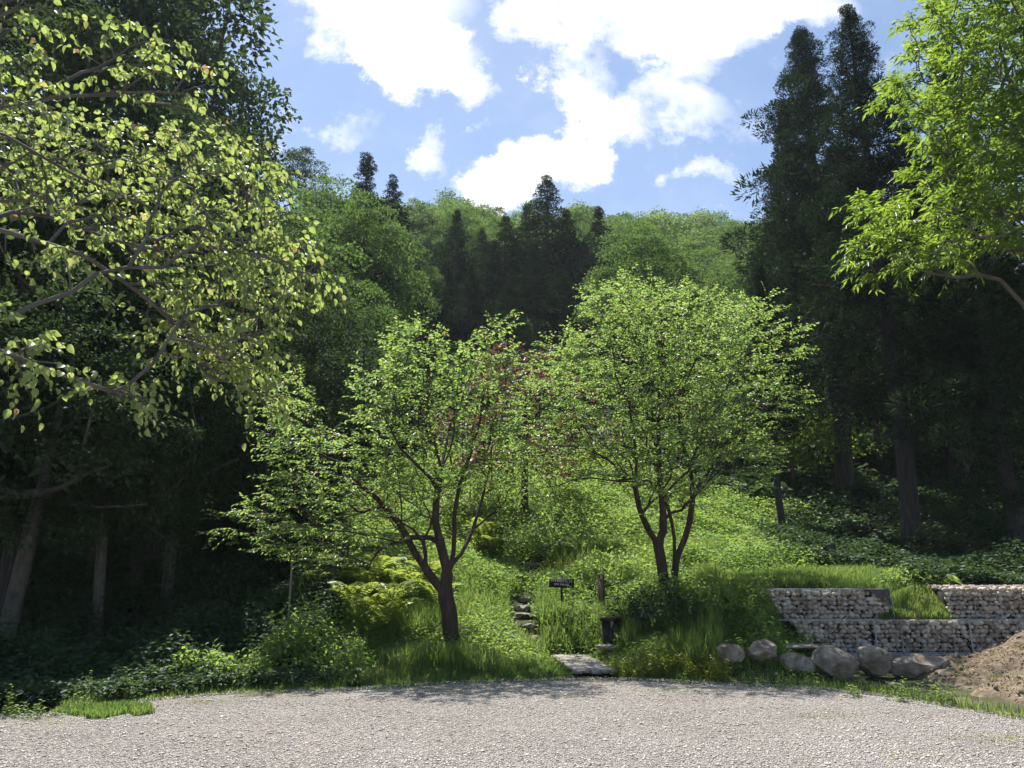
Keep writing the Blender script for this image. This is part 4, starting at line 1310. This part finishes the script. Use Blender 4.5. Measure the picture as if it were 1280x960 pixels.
M['boulder_dark'] = surf('fabric', [(0, (.05, .045, .045)), (1, (.12, .11, .105))], 7, 5, .95, .4)
GY = 14.0
zb, zm, zt = .26, .80, 1.32
cutl = lambda p: p[0] > 4.55 + max(0, (zt - p[2])) * .62
basket(4.62, 6.30, GY, GY + .7, zb, zm, 801, 'lower stone basket at the left, half under the grassy bank', cut=cutl)
basket(6.31, 7.95, GY, GY + .7, zb, zm, 802, 'lower stone basket with rust-brown stones below the grassy gap')
basket(7.96, 9.60, GY, GY + .7, zb, zm, 803, 'lower stone basket at the right edge above the dirt mound')
basket(9.61, 11.2, GY, GY + .7, zb, zm, 804, 'lower stone basket farthest right beyond the dirt mound')
basket(4.42, 6.72, GY + .12, GY + .8, zm + .012, zt, 805, 'upper stone basket with dark fabric over its right corner', cut=lambda p: p[0] > 4.45 + max(0, zt - p[2]) * .62 and p[0] < 6.72 - max(0, .98 - p[2]) * .8, liner='right')
basket(7.72, 9.4, GY + .12, GY + .8, zm + .012, zt + .06, 806, 'upper stone basket right of the grassy gap')
basket(9.41, 11.1, GY + .12, GY + .8, zm + .012, zt + .06, 807, 'upper stone basket at the far right end')
# low bottom row peeping between boulders
basket(5.5, 7.9, GY - .10, GY + .6, -.02, zb - .012, 808, 'lowest stone basket half hidden behind the boulders')
# turf filling the gap between the upper baskets
mb = MB()
xs_ = np.linspace(6.45, 7.72, 14); zs = np.linspace(0, 1, 7)
Pg = []
for a in xs_:
    t = (a - 6.45) / 1.27
    zt_ = zm + .02 + .46 * min(1, (t + .15) * 1.1)
    for b in zs:
        Pg.append([a, GY + .10 + b * .8, zm + .005 + (zt_ - zm) * min(1, b * 1.25) + .03 * math.sin(a * 13 + b * 9)])
mb.add(np.array(Pg), [[i * 7 + j, (i + 1) * 7 + j, (i + 1) * 7 + j + 1, i * 7 + j + 1] for i in range(13) for j in range(6)])
tag(link('turf_slope', mb.mesh('turf_slope', M['soil'], smooth=True)), kind='structure')
rng = R(97); n = 9000
x = rng.uniform(6.45, 7.72, n); b = rng.random(n); t = (x - 6.45) / 1.27
z = zm + .005 + (.02 + .46 * np.minimum(1, (t + .15) * 1.1)) * np.minimum(1, b * 1.25)
blades(98, x, GY + .08 + b * .8, .13, .010, M['grass'], 'gap_grass', 'bright yellow-green grass in the gap between the upper stone baskets', z=z)

# ------------------------------------------------------------------ boulders
def boulder(px, py, Y, w, h, d, seed, label, mat='boulder', rz=0, flat=0, name='boulder'):
    import bmesh
    rng = R(seed)
    p = at(px, py, Y)
    bm = bmesh.new(); bmesh.ops.create_icosphere(bm, subdivisions=5, radius=1)
    V = np.array([v.co[:] for v in bm.verts]); Fc = np.array([[v.index for v in f.verts] for f in bm.faces]); bm.free()
    # planar chips give a broken, angular stone
    for k in range(15):
        n_ = norm(rng.normal(0, 1, 3)); c = rng.uniform(.58, .92)
        dd = V @ n_ - c
        V = V - np.clip(dd, 0, None)[:, None] * n_ * .88
    V = V * (1 + .06 * (noise2(V[:, 0] + V[:, 2], V[:, 1] - V[:, 2], .28, seed) - .5))[:, None]
    V = V * (1 + .05 * (noise2(V[:, 0] * 1.3 + V[:, 1], V[:, 2] - V[:, 1], .12, seed + 1) - .5))[:, None] + .004 * rng.normal(0, 1, V.shape)
    V = V * (1 + .10 * (noise2(V[:, 0] * 2 + V[:, 1], V[:, 2] * 2 - V[:, 0], .5, seed + 2) - .5))[:, None]
    V = V / np.abs(V).max(0)
    V = rotv(V, 0, 0, rz) * np.array([w / 2, d / 2, h / 2])
    z0 = max(H(p[0], Y), -.02)
    o = link(name, make_mesh(name, V + np.array([0, 0, h * .42]), Fc, M[mat], smooth=True), loc=(p[0], Y, z0 - .0))
    return tag(o, label, 'rock')


boulder(913, 840, 12.75, .48, .36, .44, 1, 'small squarish brown boulder, leftmost of the row at the gravel edge')
boulder(957, 842, 12.7, .52, .36, .44, 2, 'low pointed boulder second from the left in the row')
boulder(996, 840, 12.8, .64, .34, .46, 3, 'tilted pale-topped boulder third from the left in the row', rz=.4)
boulder(1045, 838, 12.75, .72, .56, .55, 14, 'large rounded grey boulder, biggest of the row')
boulder(1092, 835, 12.95, .58, .54, .45, 5, 'upright rounded boulder just right of the biggest one')
boulder(1150, 838, 12.9, 1.08, .40, .5, 6, 'long low reddish boulder at the right end of the row')
boulder(988, 808, 13.5, 1.15, .11, .5, 7, 'flat stone slab bridging the ground behind the boulders', 'slab_stone', name='stone_slab').location.z = at(988, 806, 13.5)[2] - .08
mb = MB(); mb.box((0, 0, .1), (.5, .3, .24), rz=.05)
c = at(1225, 842, 13.2)
p = at(1208, 825, 13.4)
# ------------------------------------------------------------------ dirt mound at right
def mound():
    xs_ = np.linspace(5.7, 13.5, 200); ys_ = np.linspace(9.2, 13.9, 130)
    X, Yg = np.meshgrid(xs_, ys_)
    ed = np.interp(X, EX, EY)
    cx = np.clip((X - 6.75) / 2.4, 0, 1); cy = np.clip((Yg - ed) / 1.3, 0, 1) * np.clip((14.1 - Yg) / .5, 0, 1)
    z = -.07 + .17 * np.clip((X - 6.2) / .4, 0, 1) * np.clip((Yg - ed + .05) / .3, 0, 1) * np.clip((14.0 - Yg) / .3, 0, 1) + .52 * (cx * cx * (3 - 2 * cx)) * (cy * cy * (3 - 2 * cy)) + .16 * (noise2(X, Yg, .45, 3) - .5) * cy + .09 * (noise2(X, Yg, .17, 4) - .5) * cy
    return xs_, ys_, z, ed


xs_, ys_, zM, ed = mound()
X, Yg = np.meshgrid(xs_, ys_)
Vm = np.stack([X, Yg, zM], -1).reshape(-1, 3); nx = len(xs_)
i = np.arange(len(ys_) - 1)[:, None] * nx; j = np.arange(nx - 1)[None]
tag(link('dirt_mound', make_mesh('dirt_mound', Vm, np.stack([i + j, i + j + 1, i + nx + j + 1, i + nx + j], -1).reshape(-1, 4), M['dirt'], smooth=True)), kind='structure')
rng = R(99); k = rng.integers(0, len(Vm), 9000)
ok = Vm[k][:, 2] > .03; P = Vm[k][ok] + rng.normal(0, .04, (ok.sum(), 3)) * np.array([1, 1, 0]) + np.array([0, 0, .01])
L = rng.uniform(.02, .07, len(P))
V, Fc = leaf_quads(P, rng.normal(0, 1, P.shape) * np.array([1, 1, .3]), np.array([0, 0, 1.]) + rng.normal(0, .5, P.shape), L, L * .45)
tag(link('leaf_litter', make_mesh('leaf_litter', V, Fc, M['dead_leaf'])), 'dry leaves and bark bits scattered on the dirt mound', 'litter', kind='stuff')
k = rng.integers(0, len(Vm), 5000); Q = Vm[k]
ok = (Q[:, 2] > .02) & (noise2(Q[:, 0], Q[:, 1], .5, 1) > .52); Q = Q[ok] + rng.normal(0, .05, (ok.sum(), 3)) * np.array([1, 1, 0])
blades(101, Q[:, 0], Q[:, 1], .09, .009, M['grass'], 'mound_grass', 'thin grass sprouting on the dirt mound', z=Q[:, 2])
rng = R(131); kk = rng.integers(0, len(Vm), 1500); Q = Vm[kk]; Q = Q[Q[:, 2] > .02]; n = len(Q)
rr = .012 * (1 + rng.exponential(.9, n)); rr = np.clip(rr, .01, .07)
Wc = IV[None] * rr[:, None, None] * rng.uniform(.6, 1.3, (n, 1, 3)) * (1 + rng.normal(0, .16, (n, len(IV), 1))) + (Q + rng.normal(0, .03, Q.shape) * np.array([1, 1, 0]))[:, None]
tag(link('soil_clods', make_mesh('soil_clods', Wc.reshape(-1, 3), (np.arange(n)[:, None, None] * len(IV) + IF[None]).reshape(-1, 3), M['dirt'])), 'clods of earth and small stones loose on the dirt mound', 'soil clods', kind='stuff')
# weeds in front of the boulders
for i, px in enumerate([935, 975, 1015, 1072, 1120, 1135, 1165, 1185, 1205]):
    x, y = _ground0(px, 862 + (px - 935) * .09); y += .1
    weed(x, y, rng.uniform(.16, .30), 850 + i, 'small green weed sprouting at the feet of the boulders', 'weeds at the feet of the boulders', mat='grass', z=.0)

# sprigs and litter on the gravel
rng = R(120); gx_, gy_ = [], []
for (px, py, w_, d_, m_) in [(340, 868, .55, .22, 700), (255, 880, .4, .12, 350), (1030, 897, .5, .10, 260), (1250, 925, .5, .14, 420), (1140, 945, .7, .1, 160), (560, 862, .6, .10, 300), (830, 866, .7, .12, 300), (715, 872, .18, .08, 90), (60, 905, .6, .15, 260)]:
    c = _ground0(px, py); gx_.append(c[0] + rng.normal(0, w_ * .5, m_)); gy_.append(c[1] + rng.normal(0, d_, m_))
x = np.concatenate(gx_); y = np.concatenate(gy_)
blades(121, x, y, .032, .006, M['weed_yellow'], 'gravel_sprouts', 'thin yellowish sprouts coming up through the gravel', z=gz(x, y) + .01)
n = 900; y = 5.5 * (12.6 / 5.5) ** rng.random(n); x = rng.uniform(-.8, .8, n) * y; k = (y < edge_y(x)) & (noise2(x, y, 1.6, 0) > .45); x, y = x[k], y[k]; n = len(x)
L = rng.uniform(.012, .038, n)
V, Fc = leaf_quads(np.stack([x, y, gz(x, y) + .016], 1), rng.normal(0, 1, (n, 3)) * np.array([1, 1, .15]), np.array([0, 0, 1.]) + rng.normal(0, .3, (n, 3)), L, L * .4)
tag(link('fallen_leaves', make_mesh('fallen_leaves', V, Fc, M['dead_leaf'])), 'scattered dry bits and fallen leaves lying on the gravel', 'litter', kind='stuff')

# ------------------------------------------------------------------ footbridge
a0, a1 = at(686, 823, 15.6), at(731, 822, 15.6)
b0, b1 = at(718, 844, 13.1), at(773, 844, 13.1)
# base positions on a gentle plane
zA, zB = a0[2], b0[2]
bx = np.array([(b0[0] + b1[0]) / 2, 13.1, 0]); ax_ = np.array([(a0[0] + a1[0]) / 2, 15.6, 0])
e = link('footbridge', None, loc=(bx[0], bx[1], 0)); tag(e, 'weathered pale plank footbridge from the gravel to the stepped path', 'footbridge')
zA, zB = .09, .05
nb = 5
for k in range(nb):
    f0, f1 = (k + .04) / nb, (k + .96) / nb
    q = [b0 + (b1 - b0) * f0, b0 + (b1 - b0) * f1, a0 + (a1 - a0) * f1, a0 + (a1 - a0) * f0]
    sh = .05 * math.sin(k * 2.1)
    V = []
    for dz in (.0, .055):
        for m_, qq in enumerate(q):
            V.append([qq[0] - bx[0], qq[1] - bx[1] + (sh if m_ < 2 else -sh), (zB if m_ < 2 else zA) + dz - .03 + .004 * (k % 2)])
    mb = MB(); mb.add(np.array(V), [[3, 2, 1, 0], [4, 5, 6, 7], [0, 1, 5, 4], [1, 2, 6, 5], [2, 3, 7, 6], [3, 0, 4, 7]])
    o = link('plank', mb.mesh('plank', M['plank']), e)
for f in (.12, .88):
    q0, q1 = b0 + (b1 - b0) * f, a0 + (a1 - a0) * f
    mb = MB(); mb.tube([(q0[0] - bx[0], q0[1] - bx[1] + .1, zB - .09), (q1[0] - bx[0], q1[1] - bx[1] - .1, zA - .09)], .05, 6)
    link('beam', mb.mesh('beam', M['brown_dark']), e)

# ------------------------------------------------------------------ steps
e = link('hillside_steps', None, loc=tuple(steppos[0])); tag(e, 'rough stone steps climbing the grassy slope left of the black sign', 'steps')
rng = R(61)
for i, (p, (px, py, w)) in enumerate(zip(steppos, STEPS)):
    ww = w / 961 * p[1] * 1.05
    import bmesh
    bm = bmesh.new(); bmesh.ops.create_cube(bm, size=1); bmesh.ops.subdivide_edges(bm, edges=bm.edges[:], cuts=3, use_grid_fill=True)
    V = np.array([v.co[:] for v in bm.verts]); bm.faces.ensure_lookup_table(); Fq = np.array([[v.index for v in f.verts] for f in bm.faces]); bm.free()
    V = V * np.array([ww * rng.uniform(.75, 1.1), .28, .075]) + rng.normal(0, .022, V.shape)
    link('step', make_mesh('step', V + p - np.array(steppos[0]) + np.array([rng.normal(0, .05), .05, .03]), Fq, M['step_stone']), e)

# ------------------------------------------------------------------ black sign
Ys = 16.6
c = at(702, 729, Ys)
gzv = H(c[0], Ys)
e = link('signboard', None, loc=(c[0], Ys, gzv)); tag(e, 'small black board with white writing on a black post', 'sign')
wS, hS = 31 / 961 * Ys * .98, 10.6 / 961 * Ys * .98
mb = MB(); zc = c[2] - gzv
mb.box((0, .04, (zc + hS * .95) / 2 - .2), (.05, .05, zc + hS * .95 + .4)); link('post', mb.mesh('post', M['black_wood']), e)
mb = MB(); mb.box((0, 0, zc), (wS, .024, hS), ry=.03); link('board', mb.mesh('board', M['black_wood']), e)
mb = MB(); rng = R(5)


def glyph(cx, cz, kind, s=.017):
    S = {'v': [(-1, 1, 0, -1), (1, 1, 0, -1)], 'I': [(0, 1, 0, -1)], 'L': [(-.8, 1, -.8, -1), (-.8, -1, .8, -1)], 'H': [(-.8, 1, -.8, -1), (.8, 1, .8, -1), (-.8, 0, .8, 0)],
         'N': [(-.8, -1, -.8, 1), (-.8, 1, .8, -1), (.8, -1, .8, 1)], 'J': [(.5, 1, .2, -1), (.2, -1, -.7, -.8)], 'X': [(-.8, 1, .8, -1), (.8, .9, .2, .1)],
         'K': [(-.8, 1, .8, 1), (0, 1, 0, -1), (-.8, 0, .8, 0), (-.8, -1, .8, -1)], 'M': [(-1, -1, -.8, 1), (-.8, 1, 0, 0), (0, 0, .8, 1), (.8, 1, 1, -1)], '/': [(.4, 1, -.4, -1)]}[kind]
    for x0_, z0_, x1_, z1_ in S:
        a = np.array([cx + x0_ * s * .75, -.0145, cz + z0_ * s]); b = np.array([cx + x1_ * s * .75, -.0145, cz + z1_ * s])
        l = np.linalg.norm(b - a) + .006; ang = -math.atan2(b[2] - a[2], b[0] - a[0])
        mb.box((a + b) / 2, (l, .004, .0085), ry=ang)


z1_ = zc + hS * .27
for k, ch in enumerate('vIINMHKILJX'): glyph(-wS * .39 + k * wS * .077, z1_ - k * .0018, ch)
for k, ch in enumerate('KNI/HLMK'): glyph(-wS * .27 + k * wS * .075, zc - hS * .10 - k * .0018, ch)
for k, ch in enumerate('vII'): glyph(wS * .24 + k * wS * .065, zc - hS * .36, ch, .012)
link('writing', mb.mesh('writing', M['white_paint']), e)

# square wooden post
Yp = 16.4; c = at(752, 752, Yp); gzv = H(c[0], Yp); zt_ = at(752, 719, Yp)[2] - gzv; wp = 7.6 / 961 * Yp
e = link('square_post', None, loc=(c[0], Yp, gzv)); tag(e, 'square wooden marker post with brown face right of the black sign', 'post')
mb = MB(); mb.box((0, 0, zt_ / 2 - .2), (wp, wp, zt_ + .4)); link('shaft', mb.mesh('shaft', M['brown_dark']), e)
mb = MB(); mb.box((-.005, -wp / 2 - .006, zt_ * .47), (wp * .62, .010, zt_ * .86)); link('face_plate', mb.mesh('face_plate', M['brown_wood']), e)
mb = MB(); mb.box((0, 0, zt_ + .015), (wp * 1.08, wp * 1.08, .035)); link('cap', mb.mesh('cap', M['stake']), e)

# dark stump-like box post beside the footbridge
Yb = 15.0; c = at(764, 803, Yb); zg = H(c[0], Yb); zb0 = at(764, 803, Yb)[2]
e = link('dark_box_post', None, loc=(c[0], Yb, zg)); tag(e, 'short black box-shaped wooden post with a lid by the footbridge', 'post')
hT = at(764, 776, Yb)[2] - zg
mb = MB(); mb.box((0, 0, hT / 2 - .1), (.30, .30, hT + .2)); link('body', mb.mesh('body', M['black_wood']), e)
mb = MB(); mb.box((0, 0, hT + .03), (.37, .37, .07)); link('lid', mb.mesh('lid', M['black_wood']), e)
mb = MB(); mb.box((.055, -.153, hT * .45), (.010, .005, .17)); link('reflective_strip', mb.mesh('strip', M['white_paint']), e)
c = at(757, 810, 14.6)
o = boulder(757, 810, 14.6, .40, .12, .3, 9, 'flat stone lying at the foot of the black box post', 'slab_stone', name='flat_stone'); o.location.z = at(757, 808, 14.6)[2] - .07

# thin stake, stumps
Yk = 15; c = at(363, 735, Yk); zg = H(c[0], Yk)
mb = MB(); mb.tube([(0, 0, -.2), (.0, 0, at(363, 690, Yk)[2] - zg)], .02, 7); tag(link('garden_stake', mb.mesh('stake', M['stake']), loc=(c[0], Yk, zg)), 'thin pale upright stake beneath the left boughs of the smaller bank tree', 'stake')
for (px, py, Y, r, h, lb) in [(1035, 700, 18.5, .20, .55, 'cut brown tree stump in the shade above the upper left stone basket'), (1212, 690, 19, .16, .5, 'small brown stump in the grove right of the slim cedar trunk')]:
    x0 = at(px, py, Y)[0]; mb = MB(); mb.tube([(0, 0, -.3), (0, 0, .05), (.02, 0, h * .5), (.02, 0, h)], [r * 1.5, r * 1.15, r, r * .92], 14)
    tag(link('tree_stump', mb.mesh('stump', M['bark_cedar'], smooth=False), loc=(x0, Y, H(x0, Y))), lb, 'stump')


# left wood trunks
def bare_trunk(px0, py0, px1, py1, Y, r, label, mat='bark_grey', name='tree'):
    a = at(px0, py0, Y); b = at(px1, py1, Y + .5); a[2] = H(a[0], Y) - .3
    up = b - a; P = [a + up * t + np.array([math.sin(t * 5 + px0) * .08, 0, 0]) for t in np.linspace(0, 1.3, 9)]
    e = link(name, None, loc=a); tag(e, label, 'tree')
    mb = MB(); mb.tube([p - a for p in P], np.linspace(r * 1.15, r * .5, 9), 12, cap=False)
    rng = R(int(px0)); k = 9; idx = rng.integers(3, 9, k)
    A = np.array([P[q] - a for q in idx]); B = A + rng.normal(0, 1, (k, 3)) * np.array([1.2, 1.2, .5]) + np.array([0, 0, .7])
    V, F4 = sticks(A, B, .03); mb.add(V, F4)
    link('trunk', mb.mesh('trunk', M[mat], smooth=True), e)
    n = 5000; C = np.vstack([B, [P[-1] - a]]); ci = rng.integers(0, len(C), n)
    Q = C[ci] + rng.normal(0, .5, (n, 3)) * np.array([1.2, 1.2, .6])
    L = .15 * rng.uniform(.6, 1.2, n)
    V, Fc = leaf_quads(Q, rng.normal(0, 1, (n, 3)), np.array([0, 0, 1.]) + rng.normal(0, .5, (n, 3)), L, L * .55)
    link('crown', make_mesh('crown', V, Fc, M['dark_leaf']), e)


bare_trunk(8, 790, 50, 500, 16, .24, 'thick reddish-brown trunk rising at the left edge', 'bark_cedar', name='cedar')
bare_trunk(178, 650, 208, 470, 19, .16, 'pale slanting trunk in the dark left wood', 'bark_cedar')
bare_trunk(205, 640, 232, 500, 21, .11, 'thinner slanting trunk just right of the pale one in the left wood', 'bark_cedar')
bare_trunk(125, 650, 122, 520, 20, .10, 'dim upright trunk left of the slanting pair in the left wood', 'bark_grey')

# ------------------------------------------------------------------ sky
SUN_EL, SUN_AZ = math.radians(65), math.radians(-24)     # azimuth from +Y towards +X
w = bpy.data.worlds.new('World'); scene.world = w; w.use_nodes = True
nt = w.node_tree; nt.nodes.clear()
out = nt.nodes.new('ShaderNodeOutputWorld'); bg = nt.nodes.new('ShaderNodeBackground')
sky = nt.nodes.new('ShaderNodeTexSky'); sky.sky_type = 'NISHITA'; sky.sun_disc = False
sky.sun_elevation = SUN_EL; sky.sun_rotation = SUN_AZ
sky.air_density = 1.0; sky.dust_density = .3; sky.ozone_density = 1.0
tc = nt.nodes.new('ShaderNodeTexCoord')
sep = nt.nodes.new('ShaderNodeSeparateXYZ'); nt.links.new(tc.outputs['Generated'], sep.inputs[0])
yy = mathn(nt, 'MAXIMUM', sep.outputs[1], .05)
cmb = nt.nodes.new('ShaderNodeCombineXYZ')
nt.links.new(mathn(nt, 'DIVIDE', sep.outputs[0], yy), cmb.inputs[0]); nt.links.new(mathn(nt, 'DIVIDE', sep.outputs[2], yy), cmb.inputs[1])
P0 = cmb.outputs[0]
nw = noise_tex(nt, 6.5, 8, P0, .68)
wv = vmath(nt, 'MULTIPLY', vmath(nt, 'SUBTRACT', nw.outputs['Color'], (.5, .5, .5)), (.24, .20, 0))
Pw = vmath(nt, 'ADD', P0, wv)
BL = [(470, 5, 115, 70, 1.5), (430, -60, 120, 60, 1.5), (530, 75, 75, 45, 1.4), (590, 112, 38, 28, 1.2), (500, 60, 70, 45, 1.3), (640, 10, 45, 45, 1.1), (700, 20, 60, 40, 1.0), (790, 30, 85, 45, 1.2),
      (900, 10, 90, 50, 1.3), (1000, 5, 75, 35, 1.2), (860, 60, 60, 35, .95), (715, 100, 45, 40, 1.2), (760, 150, 45, 40, 1.1), (730, 180, 35, 45, 1.1), (690, 215, 70, 32, 1.5), (620, 235, 60, 28, 1.4), (830, 120, 75, 50, .75),
      (900, 140, 60, 35, .55), (440, 158, 45, 22, .62), (540, 195, 27, 38, .95), (885, 212, 50, 14, .62), (550, 258, 40, 9, .8), (345, 190, 20, 10, .8), (600, 165, 18, 14, .6), (620, 256, 60, 10, .8), (890, 268, 40, 6, .6)]
tot = None
for (px, py, rx, ry, am) in BL:
    c = at(px, py, 1.0); c2 = at(px + rx, py, 1.0); c3 = at(px, py - ry, 1.0)
    cx, cz = c[0], c[2] - CAMZ; sx, sz = 1.18 * (c2[0] - c[0]), 1.18 * (c3[2] - c[2])
    d = vmath(nt, 'SUBTRACT', Pw, (cx, cz, 0)); d = vmath(nt, 'MULTIPLY', d, (1 / sx, 1 / sz, 0))
    l = vmath(nt, 'DOT_PRODUCT', d, d)
    v = mathn(nt, 'MULTIPLY', mathn(nt, 'SUBTRACT', 1.0, l, clamp=True), am)
    tot = v if tot is None else mathn(nt, 'ADD', tot, v)
fine = noise_tex(nt, 13, 9, P0, .62)
mist = noise_tex(nt, 2.3, 6, P0, .65)
dens = mathn(nt, 'ADD', tot, mathn(nt, 'MULTIPLY_ADD', fine.outputs['Fac'], 2.4, -1.24))
core = ramp(nt, [(-.0, (0, 0, 0)), (.25, (.12, .12, .12)), (.6, (.55, .55, .55)), (1, (1, 1, 1))], dens)
veil = mathn(nt, 'MULTIPLY', mathn(nt, 'MULTIPLY_ADD', mist.outputs['Fac'], 1.7, -.55, clamp=True), .42)
mask = mathn(nt, 'MAXIMUM', core.outputs[0], veil)
up = mathn(nt, 'MULTIPLY_ADD', sep.outputs[2], 8, 0, clamp=True)
fr = mathn(nt, 'MULTIPLY_ADD', sep.outputs[1], 4, 0, clamp=True)
mask = mathn(nt, 'MULTIPLY', mask, mathn(nt, 'MULTIPLY', up, fr))
mx = nt.nodes.new('ShaderNodeMix'); mx.data_type = 'RGBA'
nt.links.new(mask, mx.inputs[0]); nt.links.new(sky.outputs[0], mx.inputs[6]); nt.links.new(ramp(nt, [(0, (4.6, 5.1, 6.2)), (.4, (6.0, 6.3, 6.8)), (1, (7.2, 7.35, 7.6))], mathn(nt, 'MULTIPLY_ADD', dens, .45, mathn(nt, 'MULTIPLY_ADD', mist.outputs['Fac'], .8, -.3), clamp=True)).outputs[0], mx.inputs[7])
nt.links.new(mx.outputs[2], bg.inputs[0]); bg.inputs[1].default_value = .088
nt.links.new(bg.outputs[0], out.inputs[0])

sd = bpy.data.lights.new('sun', 'SUN'); sd.energy = 5.0; sd.angle = math.radians(.53); sd.color = (1, .955, .88)
so = bpy.data.objects.new('sun', sd); COL.objects.link(so)
dirv = Vector((math.sin(SUN_AZ) * math.cos(SUN_EL), math.cos(SUN_AZ) * math.cos(SUN_EL), math.sin(SUN_EL)))
so.rotation_euler = dirv.to_track_quat('Z', 'Y').to_euler()
so.location = (0, 0, 60)

# ------------------------------------------------------------------ the air
m, ntv, outv = newmat('haze')
pv = ntv.nodes.new('ShaderNodeVolumePrincipled')
pv.inputs['Color'].default_value = (.80, .88, 1, 1); pv.inputs['Density'].default_value = .0003; pv.inputs['Anisotropy'].default_value = .25
ntv.links.new(pv.outputs[0], outv.inputs['Volume'])
mb = MB(); mb.box((0, 95, 27), (560, 460, 62))
tag(link('haze', mb.mesh('haze', m)), 'thin bluish haze hanging over the wooded slope', 'haze', kind='stuff')

# ------------------------------------------------------------------ camera and settings
cd = bpy.data.cameras.new('camera'); cam = bpy.data.objects.new('camera', cd); COL.objects.link(cam)
cd.sensor_width = 36; cd.lens = 36 * F / 1280; cd.clip_end = 1500; cd.clip_start = .05
cam.location = (0, 0, CAMZ); cam.rotation_euler = (math.pi / 2 + PITCH, 0, 0)
scene.camera = cam
vs = scene.view_settings
vs.view_transform = 'Standard'; vs.look = 'None'; vs.exposure = 1.03; vs.gamma = 1; vs.use_curve_mapping = False
cy = scene.cycles
cy.max_bounces = 5; cy.diffuse_bounces = 3; cy.glossy_bounces = 1; cy.transmission_bounces = 3; cy.transparent_max_bounces = 4; cy.volume_bounces = 0
cy.caustics_reflective = False; cy.caustics_refractive = False
cy.sample_clamp_indirect = 4
